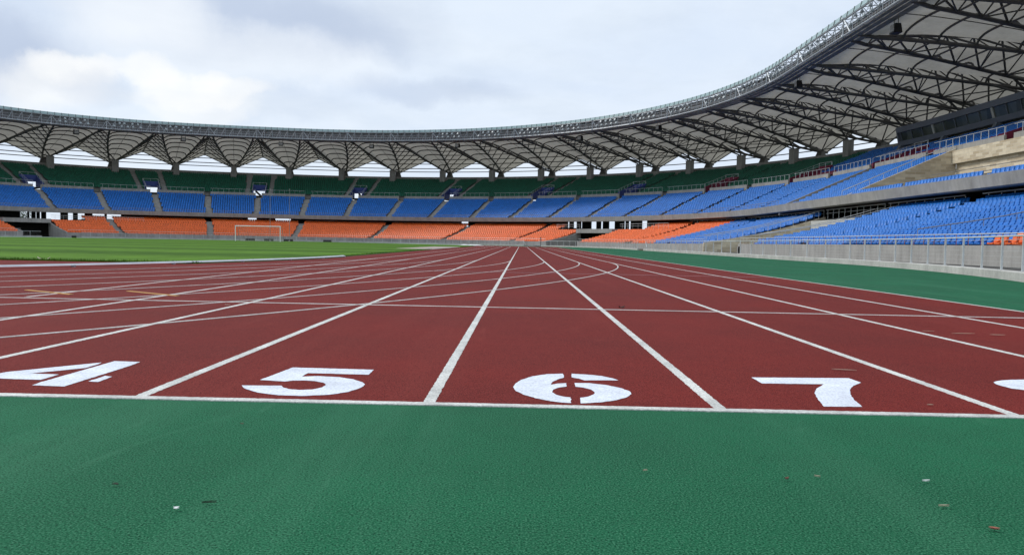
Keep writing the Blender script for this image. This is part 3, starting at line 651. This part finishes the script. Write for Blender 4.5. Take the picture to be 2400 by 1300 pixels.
# rails along the back of the lower stand
for a, b in [(-56, -35), (-33.4, -26.9), (-25.6, TUN[0] - .4), (TUN[0], TUN[1]), (TUN[1] + .4, 8), (8.8, 22)] + [(48.6, 59), (59.6, 66.6), (67.9, 82.3), (83.6, 98), (99.3, 113.7), (115, 129.4)]:
    mb = MB(); us = urange(a, b); zt = 5.3 if a < 25 else 5.05
    mb.tube([W(u, 22.5, zt) for u in us], .055 if a < 25 else .04, 5); mb.tube([W(u, 22.5, zt - .42) for u in us], .03, 4)
    u = a
    while u <= b: mb.tube([W(u, 22.5, 4.15), W(u, 22.5, zt)], .036 if a < 25 else .022, 4); u += deg_for(u, 22, 1.6)
    gpart(mb, 'handrail', WHITE if a < 25 else RAILG)
# beam, piers and roof stanchions behind the third tier
mb = MB(); sweep(mb, [(51.6, 17.3), (51.6, 18.85), (52.3, 18.85), (52.3, 17.3)], UR, UL); gpart(mb, 'back_beam', CONC)
mb = MB(); sweep(mb, [(50.75, 16.6), (50.75, 17.35), (51.6, 17.35), (51.6, 16.6)], UR, UL); gpart(mb, 'back_walkway', TERR)
for p in PIER:
    if UR < p < UL:
        t, n = tan(p), nrm(p); mb = MB(); b = np.array(W(p, 49.3, 0)); zt, zb = zadj(p, 20.35), zadj(p, 16.4)
        mb.box(b + [0, 0, (zt + zb) / 2], .72 * t, .62 * n, (0, 0, (zt - zb) / 2)); mb.box(b + [0, 0, zt + .06], .8 * t, .7 * n, (0, 0, .06))
        gpart(mb, 'pier', CONC)
        mb = MB(); q = np.array(W(p, 56.5, 0)); z0, z1 = zadj(p, 17.0), zadj(p, 20.6)
        mb.add([q - 1.5 * t - 1.5 * n + [0, 0, z0], q + 1.5 * t - 1.5 * n + [0, 0, z0], q + 1.5 * t + n + [0, 0, z0], q - 1.5 * t + n + [0, 0, z0],
                q - .5 * t - .4 * n + [0, 0, z1], q + .5 * t - .4 * n + [0, 0, z1], q + .5 * t + .4 * n + [0, 0, z1], q - .5 * t + .4 * n + [0, 0, z1]],
               [(3, 2, 1, 0), (4, 5, 6, 7), (0, 1, 5, 4), (1, 2, 6, 5), (2, 3, 7, 6), (3, 0, 4, 7)])
        gpart(mb, 'roof_bearing', CONCD)

# ------------------------------------------------------------------ roof
ROOF = empty('stadium_roof', W(60, 40, 25), label='folded pale membrane roof on dark steel trusses above the stands', cat='roof')
T0, T1 = 25.2, 58.2
off_t = lambda t: T0 + (T1 - T0) * t
zt_ = lambda t: 20.5 + 5.0 * (1 - t ** 1.42)
zr_ = lambda t: 25.5 + .9 * math.sin(math.pi * t) * (1 - .3 * t) - 1.35 * t
def zmem(t, s):
    a = .405 * (1 - t); q = abs(s)
    if q <= a + 1e-9: return zt_(t) + .5 * (1 - t) * (1 - (q / max(a, 1e-6)) ** 2)
    return zt_(t) + (zr_(t) - zt_(t)) * (q - a) / (.5 - a)
tk = [.10, .21, .33, .46, .60, .75, .90]
for p in PIER:
    if p < -44: continue
    Q = lambda s, t, dz=0: W(p - s * BAY, off_t(t), zmem(t, s) + dz)
    # membrane: shell sampled so that its creases stay sharp
    mb = MB(); rows = []
    for i in range(17):
        t = i / 16; a = .405 * (1 - t)
        ss = [-.5 + (.5 - a) * j / 4 for j in range(4)] + [-a + 2 * a * j / 12 for j in range(13)] + [a + (.5 - a) * j / 4 for j in range(1, 5)]
        rows.append([Q(s, t) for s in ss])
    mb.loft(rows)
    mem = part(mb, 'membrane_panel', MEMB, ROOF)
    # folded space truss: two bottom chords along the folds, ridge chord, braces between them
    drop = lambda t: -.28 - .65 * math.sin(math.pi * min(1, t * .9 + .1)) ** .6
    V = lambda side, t: W(p - side * .405 * (1 - t) * BAY, off_t(t), zt_(t) + drop(t))
    for side in (-1, 1):
        mb = MB(); mb.tube([W(p - side * .42 * BAY, 23.9, 25.3)] + [V(side, t) for t in np.linspace(.02, 1, 13)], .225, 6); mb.build('roof_chord', STEEL, mem)
    mb = MB(); rdg = lambda t: W(p - .5 * BAY, off_t(t), zr_(t) - .2)
    Vn = lambda s, t: V(1, t) if s > 0 else W(p - BAY + .405 * (1 - t) * BAY, off_t(t), zt_(t) + drop(t))
    mb.tube([rdg(t) for t in np.linspace(0, 1, 9)], .18, 5)
    for t in tk:
        a = .405 * (1 - t); mb.tube([Q(s, t, -.16 + (drop(t) + .16) * (abs(s) / a) ** 7) for s in np.linspace(-a, a, 11)], .14, 5, False)     # arched purlin
    nk = [.04, .14, .25, .37, .50, .64, .79, .93] if p > 60 else [.03, .11, .195, .285, .38, .48, .59, .70, .82, .94]
    for k, t in enumerate(nk):
        for s2 in (1, -1):
            if p < 60: mb.tube([rdg(t), Vn(s2, t)], .085, 5, False)
            if k + 1 < len(nk): mb.tube([rdg(t), Vn(s2, nk[k + 1])] , .125, 5, False)
        if t < .8: mb.tube([Vn(1, t), Vn(-1, t)], .11, 5, False)
        if p < 60 and k % 2 == 0 and t < .7: mb.tube([Vn(1 if k % 4 else -1, t), Vn(-1 if k % 4 else 1, nk[k + 1])], .085, 5, False)
    mb.tube([Q(0, t, -.06) for t in np.linspace(0, 1, 9)], .05, 4, False)                                    # seam cable
    for s in (-1, 1): mb.tube([W(p, off_t(1), 20.45), W(p - s * .5 * BAY, off_t(1), zr_(1) - .05)], .14, 5, False)   # rear edge
    mb.build('roof_purlins', STEEL, mem)
    mb = MB()     # fan of struts on the pier
    for t, s in ((.62, -1), (.62, 1), (.82, -1), (.82, 1)):
        mb.tube([W(p, 49.3, 20.4), V(s, t)], .16, 6, False)
    mb.build('pier_struts', STEEL, mem)
    mb = MB()
    for z, o in ((20.75, 56.5),): mb.tube([W(u, o, z) for u in urange(p - BAY, p, 2)], .11, 5)
    mb.build('tie_beam', STEEL, mem)
# edge gantry around the inner rim
UG0, UG1 = PIER[-1] if PIER[-1] > -44 else -44, PIER[0]
for p in PIER:
    if p < -44: continue
    a, b = p - BAY / 2, p + BAY / 2; us = [a + BAY * i / 6 for i in range(7)]
    mb = MB()
    mb.tube([W(u, 22.7, 25.35) for u in us], .13, 6); mb.tube([W(u, 22.7, 27.25) for u in us], .11, 6); mb.tube([W(u, 24.6, 27.5) for u in us], .11, 6); mb.tube([W(u, 24.6, 25.4) for u in us], .11, 6)
    mb.tube([W(u, 22.7, 26.0) for u in us], .045, 4); mb.tube([W(u, 22.7, 26.6) for u in us], .035, 4)
    for i, u in enumerate(us[:-1]):
        mb.tube([W(u, 22.7, 25.35), W(u, 22.7, 27.25)], .045, 4); u3 = us[i + 1]
        mb.tube([W(u, 24.6, 25.4), W(u, 22.7, 27.25)], .045, 4); mb.tube([W(u, 22.7, 25.35), W(u, 24.6, 25.4)], .05, 4); mb.tube([W(u, 22.7, 27.25), W(u, 24.6, 27.5)], .05, 4)
        mb.tube([W(u, 22.7, 27.25), W(u + BAY / 12, 22.7, 25.35)], .05, 4)
        for q in (1, 2, 3): uu = u + BAY / 24 * q; mb.tube([W(uu, 22.75, 25.35), W(uu, 22.75, 26.0)], .025, 4)
    mb.tube([W(b, 22.65, 27.3), W(b - 1.0, 22.65, 25.4)], .09, 5); mb.tube([W(b, 22.65, 25.3), W(b, 22.65, 27.3)], .09, 5)
    mb.sphere(W(b, 22.6, 27.3), .24, 8, 6); mb.sphere(W(b, 22.6, 25.3), .22, 8, 6)
    g = part(mb, 'edge_gantry', RINGS, ROOF)
    mb = MB(); sweep(mb, [(22.6, 27.35), (22.75, 27.95), (22.9, 27.95), (22.9, 27.35)], a, b, 1.4); mb.build('edge_glazing', GLASSE, g)
    mb = MB()
    for i in range(8): u = a + BAY * (i + .5) / 8; mb.tube([W(u, 22.58, 27.36), W(u, 22.72, 27.97)], .05, 4)
    mb.build('glazing_bar', STEEL, g)
    mb = MB(); sweep(mb, [(24.75, 25.5), (24.75, 26.15), (24.85, 26.15), (24.85, 25.5)], a, b, 1.4); sweep(mb, [(24.75, 26.3), (24.75, 26.85), (24.85, 26.85), (24.85, 26.3)], a, b, 1.4); sweep(mb, [(24.75, 27.0), (24.75, 27.45), (24.85, 27.45), (24.85, 27.0)], a, b, 1.4)
    mb.build('gantry_panel', GANT, g)
    mb = MB(); [sweep(mb, [(o1, 25.15), (o1, 25.24), (o2, 25.24), (o2, 25.15)], a, b, 1.4) for o1, o2 in ((22.9, 23.35), (23.5, 24.2), (24.35, 25.2))]; mb.build('gantry_soffit', SOFF, g)
    mb = MB(); sweep(mb, [(25.0, 25.3), (25.0, 27.6), (25.15, 27.6), (25.15, 25.3)], a, b, 1.4); mb.build('gutter_wall', SOFF, g)

# floodlights on the gantry
def lamp_proto():
    mb = MB(); n = 10; prof = [(0, .22), (.12, .19), (.30, .10), (.36, .0)]
    rows = [[(r * math.cos(2 * math.pi * k / n), d, r * math.sin(2 * math.pi * k / n)) for k in range(n)] for d, r in prof]
    mb.loft([r + [r[0]] for r in rows]); mb.add([(.225 * math.cos(2 * math.pi * k / n), -.015, .225 * math.sin(2 * math.pi * k / n)) for k in range(n)], [tuple(range(n))])
    mb.tube([(-.27, .08, 0), (-.27, .08, -.32), (.27, .08, -.32), (.27, .08, 0)], .02, 4)
    return mb.build('floodlight', LAMPG)
lp = lamp_proto(); first = True; nl = 0
for p in PIER:
    idx = round((79 - p) / BAY + 7)
    if not (idx in (0, 1, 2) or idx in (8, 9, 10, 11) or idx >= 12) or p < -36 or idx < 0: continue
    where = 'at the far left' if idx < 3 else ('above the far bend' if idx < 11 else ('above the right bend' if idx < 16 else 'above the main stand'))
    for row, (z, n, sh) in enumerate(((26.15, 5, 0), (26.85, 4, .7))):
        for j in range(n):
            u = p + BAY * (.36 - (j + sh) * .125 + random.uniform(-.02, .02))
            o = lp if first else lp.copy()
            if not first: COL.objects.link(o)
            first = False; nl += 1
            o.location = W(u, 22.45, z); f = nrm(u); o.rotation_euler = (math.radians(-25), 0, math.atan2(f[1], f[0]) - math.pi / 2 + random.uniform(-.35, .35)); o.scale = (1.05,) * 3
            tag(o, 'round floodlight in the %s row on the roof edge %s' % ('lower' if row == 0 else 'upper', where), 'floodlight', 'floodlights along the roof edge')
# loudspeakers hung under the rim
for idx, nm in ((0, 'leftmost black loudspeaker hanging under the roof edge'), (2, 'second black loudspeaker from the left under the roof edge'), (4, 'small loudspeaker under the roof edge left of the goal'), (6, 'loudspeaker under the roof edge above the far bend'), (8, 'loudspeaker under the roof edge where the far bend begins to turn right'), (11, 'pale loudspeaker under the roof edge above the right bend'), (13, 'loudspeaker under the roof edge above the right bend near the main stand'), (17, 'black loudspeaker under the roof edge above the main stand'), (19, 'large black loudspeaker under the roof edge nearest the camera')):
    u = 79 - BAY * (idx - 7); b = np.array(W(u, 25.3, 24.25)); t, n = tan(u), nrm(u); mb = MB()
    k = .75
    mb.add([b + k * (sx * .7 * t + sy_ * .5 * n * (1 - .25 * sz) + [0, 0, sz * .65]) for sz in (-1, 1) for sx, sy_ in ((-1, -1), (1, -1), (1, 1), (-1, 1))], [(3, 2, 1, 0), (4, 5, 6, 7), (0, 1, 5, 4), (1, 2, 6, 5), (2, 3, 7, 6), (3, 0, 4, 7)])
    for s in (-1, 1): mb.tube([b + s * .45 * t + [0, 0, .4], b + s * .45 * t + [0, 0, 1.0]], .04, 4)
    sp_ = mb.build('loudspeaker', BLACK, org=tuple(b)); tag(sp_, nm, 'loudspeaker', 'loudspeakers under the roof edge')
    mb = MB(); fc = b - n * .50 * k * 1.1; mb.box(fc, .42 * t, .02 * n, (0, 0, .40)); o = mb.build('speaker_grille', RAILG, org=tuple(b)); o.parent = sp_; o.location = (0, 0, 0)

# ------------------------------------------------------------------ press box on the main stand
PB = empty('press_box', W(-10, 46, 17), label='long blue-grey glazed press box above the upper seats of the main stand', cat='press box')
B0, B1 = -40, 6.6
mb = MB(); sweep(mb, [(46.4, 17.15), (46.15, 17.85), (46.9, 17.85), (46.9, 17.15)], B0, B1); part(mb, 'lower_band', BOXM, PB)
mb = MB(); sweep(mb, [(45.75, 19.2), (45.6, 20.0), (52, 20.3), (52, 19.2)], B0, B1); part(mb, 'roof_band', BOXM, PB)
mb = MB(); sweep(mb, [(46.9, 17.15), (46.9, 17.25), (52, 17.25), (52, 17.15)], B0, B1); part(mb, 'floor_slab', CONCD, PB)
wn = np.linspace(B0, B1 - .35, 31)
for a, b in zip(wn[:-1], wn[1:]):
    mb = MB(); sweep(mb, [(46.45, 17.86), (46.05, 19.19), (46.15, 19.19), (46.55, 17.86)], a + .03, b - .03, 4); o = part(mb, 'window_pane', WINDOW, PB)
for i, u in enumerate(wn):
    mb = MB(); t = tan(u) * (.22 if i % 5 == 2 else .05); A, B = np.array(W(u, 46.42, 17.85)), np.array(W(u, 46.0, 19.2)); n = nrm(u) * .1
    mb.box8([A - t - n, A + t - n, A + t + n, A - t + n, B - t - n, B + t - n, B + t + n, B - t + n]); part(mb, 'mullion', PLAS if i % 5 == 2 else BOXM, PB)
mb = MB()
for a, b in ((B0, -20.6), (-19.4, -10.6), (-9.6, -3.0), (-2.4, 5.6)): sweep(mb, [(47.6, 15.2), (47.6, 17.15), (47.8, 17.15), (47.8, 15.2)], a, b)
part(mb, 'rear_wall', PLAS, PB)
mb = MB(); sweep(mb, [(50, 14.6), (50, 17.15), (50.2, 17.15), (50.2, 14.6)], B0, B1); part(mb, 'rear_wall', CONCD, PB)
mb = MB(); t = tan(B1); 
mb.add([W(B1, 46.3, 17.15), W(B1, 45.7, 20.0), W(B1, 52, 20.2), W(B1, 52, 17.15)] + [tuple(np.array(W(B1, a, z)) + t * .25) for a, z in ((46.3, 17.15), (45.7, 20.0), (52, 20.2), (52, 17.15))], [(0, 1, 2, 3), (7, 6, 5, 4), (0, 4, 5, 1), (1, 5, 6, 2), (2, 6, 7, 3), (3, 7, 4, 0)]); part(mb, 'end_wall', BOXM, PB)
for u in (6.4, .2, -6.5, -13.5, -20.5, -27.5):
    mb = MB(); t = tan(u) * .32
    A, B = np.array(W(u, 45.0, 14.4)), np.array(W(u, 46.5, 17.2)); n = nrm(u) * .35
    mb.box8([A - t - n, A + t - n, A + t + n, A - t + n, B - t - n, B + t - n, B + t + n, B - t + n]); part(mb, 'bracket', BOXM, PB)

# ------------------------------------------------------------------ seats
def seat_template(detail):
    if not detail:
        V = []; Fc = []
        def bx(x0, x1, ya, yb, z0, z1, tilt=0):
            o = len(V)
            for z in (z0, z1):
                d = tilt * (z - z0)
                V.extend([(x0, ya + d, z), (x1, ya + d, z), (x1, yb + d, z), (x0, yb + d, z)])
            Fc.extend([tuple(i + o for i in f) for f in ((4, 5, 6, 7), (0, 1, 5, 4), (1, 2, 6, 5), (2, 3, 7, 6), (3, 0, 4, 7))])
        bx(-.215, .215, -.24, .14, .30, .43); bx(-.215, .215, .06, .17, .36, .80, .20)
        return np.array(V), np.array(Fc)
    # closed shell: rounded section swept across the width, with shaped side cheeks
    prof = [(-.25, .36), (-.262, .40), (-.24, .428), (-.10, .405), (.03, .405), (.075, .44), (.105, .56), (.135, .70), (.16, .785), (.185, .805), (.215, .79), (.205, .70), (.17, .52), (.15, .40), (.10, .345), (-.10, .335)]
    xs = [-.21, -.195, -.11, 0, .11, .195, .21]; k = len(prof); V = []; Fc = []
    for x in xs:
        e = abs(x) / .21
        for i, (y, z) in enumerate(prof):
            back = 5 <= i <= 8; seat_ = 2 <= i <= 4
            V.append((x * (.93 if 7 <= i <= 11 else 1), y - (.03 * e ** 3 if back else 0), z + (.02 * e ** 3 if seat_ else 0) - (.035 * e ** 4 if 8 <= i <= 10 else 0)))
    for i in range(len(xs) - 1):
        for j in range(k): Fc.append((i * k + j, (i + 1) * k + j, (i + 1) * k + (j + 1) % k, i * k + (j + 1) % k))
    for i, rev in ((0, False), (len(xs) - 1, True)):     # cheeks as quad strips
        for j in range(7):
            q = (i * k + j, i * k + j + 1, i * k + 14 - j, i * k + 15 - j); Fc.append(q[::-1] if rev else q)
    o = len(V)      # pedestal bracket on the riser
    for z in (.12, .40): V.extend([(-.06, .02, z), (.06, .02, z), (.06, .20, z), (-.06, .20, z)])
    Fc.extend([tuple(i + o for i in f) for f in ((4, 5, 6, 7), (0, 1, 5, 4), (1, 2, 6, 5), (2, 3, 7, 6), (3, 0, 4, 7))])
    return np.array(V), np.array(Fc)
SV, SF = seat_template(False)
def seat_cloud(name, seats, mt, label):
    """far seats: one object, seats = list of (x, y, z, nx, ny)"""
    a = np.array(seats); n = len(a); k = len(SV)
    nx, ny = a[:, 3:4], a[:, 4:5]; jx = RNG.normal(0, .006, (n, 1))
    X = a[:, 0:1] - ny * (SV[:, 0] + jx) + nx * SV[:, 1]; Y = a[:, 1:2] + nx * (SV[:, 0] + jx) + ny * SV[:, 1]; Z = a[:, 2:3] + SV[:, 2][None] + RNG.normal(0, .008, (n, 1))
    co = np.stack([X, Y, Z], -1).reshape(-1).astype(np.float32)
    fa = (SF[None] + (np.arange(n) * k)[:, None, None]).reshape(-1).astype(np.int32); nf = n * len(SF)
    me = bpy.data.meshes.new(name); me.vertices.add(n * k); me.vertices.foreach_set('co', co)
    me.loops.add(nf * 4); me.loops.foreach_set('vertex_index', fa); me.polygons.add(nf)
    me.polygons.foreach_set('loop_start', np.arange(0, nf * 4, 4, dtype=np.int32)); me.update(calc_edges=True); me.validate()
    me.materials.append(mt); o = bpy.data.objects.new(name, me); COL.objects.link(o)
    return tag(o, label, 'seats', kind='stuff')
SETS = {k: [] for k in ('orange', 'blue', 'green', 'maroon')}
def row_seats(off, z, u0, u1, pitch, test, colour, rowno, tier):
    u = u0
    while u < u1:
        if test(u, off):
            x, y, zz = W(u, off, z); f = frame(u)
            c = colour(u, off)
            if c: SETS[c].append((x, y, zz, f[2], f[3], rowno, tier))
        u += deg_for(u, off, pitch)
near = lambda u, s, off, m: abs(u - s) < deg_for(s, off, m)
for k, (o, z) in enumerate(LO):
    def ok(u, off, k=k):
        if any(a - .25 < u < b + .25 for a, b in GATES) or TUN[0] - 2.0 < u < TUN[1] + .3 or k >= lower_rows(u): return False
        if u < 25:    # on the right the aisles only drop a pair of seats in every row
            return not any(near(u, s, off, 1.1) for s in LST)
        return not any(near(u, s, off, .78) for s in LST)
    row_seats(o + .42, z, UR + 2, UL, .52, ok, lambda u, off: 'orange' if u > 10.8 or u < USTR + .75 else 'blue', k, 0)
for k, (o, z) in enumerate(MI):
    okm = lambda u, off: not any(near(u, s, off, .8) for s in stairs_m) and not (-4.6 < u < -3.2)
    row_seats(o + .42, z, -13.6, UL, .53, okm, lambda u, off: 'blue', k, 1)
row_seats(21.6, 6.2, UR + 2, -14.6, .55, lambda u, off: (u * 10) % 70 > 5, lambda u, off: 'blue', 0, 1)
for k, (o, z) in enumerate(UPT):
    def oku(u, off, k=k):
        if k == 0: return False
        if any(near(u, v, off, 1.85) for v in cuts) and k < 8: return False
        if B0 - 20 < u < 5.8 and off > 46.6: return False
        if any(near(u, p, off, .9) for p in PIER) and off > 48.4: return False
        return not any(near(u, s, off, .68) for s in UST)
    def colu(u, off, k=k):
        b = 11.6 + (off - 34) * .12
        if u < b: return 'maroon' if (k < 3 and (u % 15.7) > 6) else 'blue'
        return 'green'
    row_seats(o + .42, z, -46, UL, .54, oku, colu, k, 2)
# the 300 seats that show largest stand as things of their own
cand = []
for c in ('blue', 'orange'):
    for i, s in enumerate(SETS[c]):
        if s[6] == 0:
            px, py, d = project(np.array([s[0], s[1], s[2] + .6]))
            if d > 0 and px < 2412 and py > 0: cand.append((d, c, i, s))
cand.sort(key=lambda q: q[0]); cand = cand[:300]
DV, DF = seat_template(True)
protos = {}
ORD = ['front', 'second', 'third', 'fourth', 'fifth', 'sixth', 'seventh', 'eighth', 'ninth', 'tenth', 'eleventh', 'twelfth', 'thirteenth', 'fourteenth', 'fifteenth', 'sixteenth', 'last']
for c, mt in (('blue', S_BLUE), ('orange', S_ORNG)):
    me = bpy.data.meshes.new('stadium_seat'); me.from_pydata([tuple(v) for v in DV], [], [tuple(f) for f in DF]); me.materials.append(mt); me.update(); protos[c] = me
taken = {'blue': set(), 'orange': set()}
for d, c, i, s in cand:
    o = bpy.data.objects.new('stadium_seat', protos[c]); COL.objects.link(o); o.location = s[:3]
    o.rotation_euler = (0, 0, math.atan2(s[4], s[3]) - math.pi / 2 + random.gauss(0, .012)); taken[c].add(i)
    tag(o, '%s plastic seat in the %s row of the near lower right stand' % (c, ORD[min(s[5], 16)]), 'seat', 'seats nearest the camera in the lower right stand')
seat_cloud('blue_seats', [s[:5] for i, s in enumerate(SETS['blue']) if i not in taken['blue']], S_BLUE, 'blue plastic seats in rows on the middle tier and right-hand stands')
seat_cloud('orange_seats', [s[:5] for i, s in enumerate(SETS['orange']) if i not in taken['orange']], S_ORNG, 'orange plastic seats in rows on the lower tier around the far bend')
seat_cloud('green_seats', [s[:5] for s in SETS['green']], S_GREEN, 'dark green plastic seats in rows on the upper tier under the roof')
seat_cloud('maroon_seats', [s[:5] for s in SETS['maroon']], S_MAR, 'maroon plastic seats at the front of the upper tier of the main stand')

# ------------------------------------------------------------------ things on the field
g = empty('football_goal', (CX, 123.4, 0), label='white football goal with a thin net at the far end of the grass', cat='goal')
for s in (-1, 1):
    mb = MB(); mb.tube([(s * 3.66, 0, .03), (s * 3.66, 0, 2.5)], .075, 8); mb.build('goalpost', WHITE, g)
mb = MB(); mb.tube([(-3.73, 0, 2.5), (3.73, 0, 2.5)], .075, 8); mb.build('crossbar', WHITE, g)
mb = MB()
for s in (-1, 1): mb.tube([(s * 3.66, 0, 2.45), (s * 3.66, 1.0, 2.35), (s * 3.66, 1.9, .05)], .03, 5)
mb.tube([(-3.66, 1.9, .05), (3.66, 1.9, .05)], .03, 5); mb.build('net_frame', RAILG, g)
mb = MB()
for x in np.linspace(-3.6, 3.6, 26): mb.tube([(x, 1.0, 2.35), (x, 1.9, .06)], .006, 3, False)
for q in np.linspace(0, 1, 10): mb.tube([(-3.6, 1.0 + .9 * q, 2.35 - 2.3 * q), (3.6, 1.0 + .9 * q, 2.35 - 2.3 * q)], .006, 3, False)
mb.build('net', RAILW, g)
for x, y, hh, lb in ((629, 138, 9.4, 'thin grey pole standing behind the right half of the goal'), (674.5, 140, 9.6, 'thin grey pole standing right of the goal with a small base')):
    X = (x - 1220) / F * y; mb = MB(); mb.tube([(0, 0, 0), (0, 0, hh)], [.05, .03], 6); mb.sphere((0, 0, hh), .09); mb.tube([(0, 0, 0), (0, 0, .25)], .16, 8)
    o = mb.build('net_pole', RAILG); o.location = (X, y, 0); tag(o, lb, 'pole')
for x, w, lb in ((582, 10, 'dark low box behind the goal, left of the three'), (626, 10, 'dark low box behind the goal, middle one of the three'), (672, 10, 'dark low box beside the thin pole right of the goal'), (764, 9, 'dark low box at the foot of the far fence right of the goal')):
    y = 147; X = (x - 1220) / F * y; mb = MB(); hw = w / F * y
    mb.add([(-hw, -.3, 0), (hw, -.3, 0), (hw, .3, 0), (-hw, .3, 0), (-hw, -.12, .42), (hw, -.12, .42), (hw, .3, .42), (-hw, .3, .42)], [(3, 2, 1, 0), (4, 5, 6, 7), (0, 1, 5, 4), (1, 2, 6, 5), (2, 3, 7, 6), (3, 0, 4, 7)])
    o = mb.build('equipment_box', BLACK); o.location = (X, y, .03); tag(o, lb, 'box')
for x, y, w, lb, mt in ((1088, 122, 1.1, 'white folded sheet lying at the far corner of the grass', WHITE), (1110, 122, 1.5, 'low white mat beside the red track at the far corner of the grass', WHITE), (1257, 128, .9, 'low dark trolley at the foot of the far fence behind lane 6', BLACK)):
    X = (x - 1220) / F * y; mb = MB(); n = 9
    rows = [[((i / 8 - .5) * 2 * w, j * .35 - .7, .04 + .22 * math.sin(math.pi * i / 8) * math.sin(math.pi * (j + .3) / 4.6) * random.uniform(.6, 1)) for i in range(9)] for j in range(5)]
    mb.loft(rows); mb.loft([[(a, b, .02) for a, b, c in r] for r in rows]); o = mb.build('folded_sheet' if mt is WHITE else 'trolley', mt); o.location = (X, y, 0); tag(o, lb, 'sheet' if mt is WHITE else 'trolley')
mb = MB(); mb.tube([(0, 0, 0), (0, 0, 1.5)], .05, 6); mb.sphere((0, 0, 1.25), .12); mb.sphere((0, 0, 1.55), .13)
o = mb.build('signal_post', BLACK); o.location = ((1265 - 1220) / F * 130, 130, 0); tag(o, 'short dark post with two round heads beside the far fence', 'post')
mb = MB(); mb.abox(-.3, .3, -.2, .2, 0, .35); mb.tube([(-.25, 0, .35), (-.25, 0, .5), (.25, 0, .5), (.25, 0, .35)], .02, 4); o = mb.build('tool_case', BLACK); o.location = ((165 - 1220) / F * 128, 128, .02); tag(o, 'small dark case on the grass edge by the left gate', 'case')

# ------------------------------------------------------------------ trees beyond the stand, seen through the open concourse
LEAF = mat('tree_leaves', (.045, .085, .022), .7, .35, .6, fine=.3, finescale=3); BARK = mat('tree_bark', (.09, .07, .05), .9, .2, 2)
def tree(x, y, h, r, label):
    t = empty('tree', (x, y, 0), label=label, cat='tree', group='trees beyond the stand')
    mb = MB(); mb.tube([(0, 0, 0), (.1, 0, h * .3), (0, .1, h * .75)], [.28, .2, .07], 7)
    for i in range(7): a = random.uniform(0, 6.28); z0 = h * random.uniform(.3, .6); mb.tube([(0, 0, z0), (math.cos(a) * r * .4, math.sin(a) * r * .4, z0 + h * .12), (math.cos(a) * r * .75, math.sin(a) * r * .75, z0 + h * .22)], [.11, .07, .03], 5)
    mb.build('trunk', BARK, t)
    mb = MB(); cl = [(random.gauss(0, r * .45), random.gauss(0, r * .45), h * random.uniform(.42, .95), r * random.uniform(.22, .42)) for _ in range(26)]
    for cx, cy_, cz, cr in cl:
        for _ in range(75):
            d = RNG.normal(0, 1, 3); d /= np.linalg.norm(d); q = np.array([cx, cy_, cz]) + d * cr * random.uniform(.5, 1.05); a = RNG.normal(0, 1, 3); a /= np.linalg.norm(a); b = np.cross(a, d); s = random.uniform(.12, .26)
            mb.add([q - a * s, q - b * s * .5, q + a * s, q + b * s * .5], [(0, 1, 2, 3)])
    mb.build('crown', LEAF, t)
for i, (u, o, h, r, lb) in enumerate(((134.9, 88, 8.6, 3.0, 'leafy tree seen through the left gate, just right of the columns'), (143.5, 86, 9.5, 4.6, 'dark leafy tree behind the left gate at the frame edge'), (140.5, 105, 8.5, 4.2, 'smaller tree further off in the left gate'), (133.2, 92, 8.0, 4.0, 'low tree seen under the middle tier right of the left gate'))):
    x, y, _ = W(u, o, 0); tree(x, y, h, r, lb)
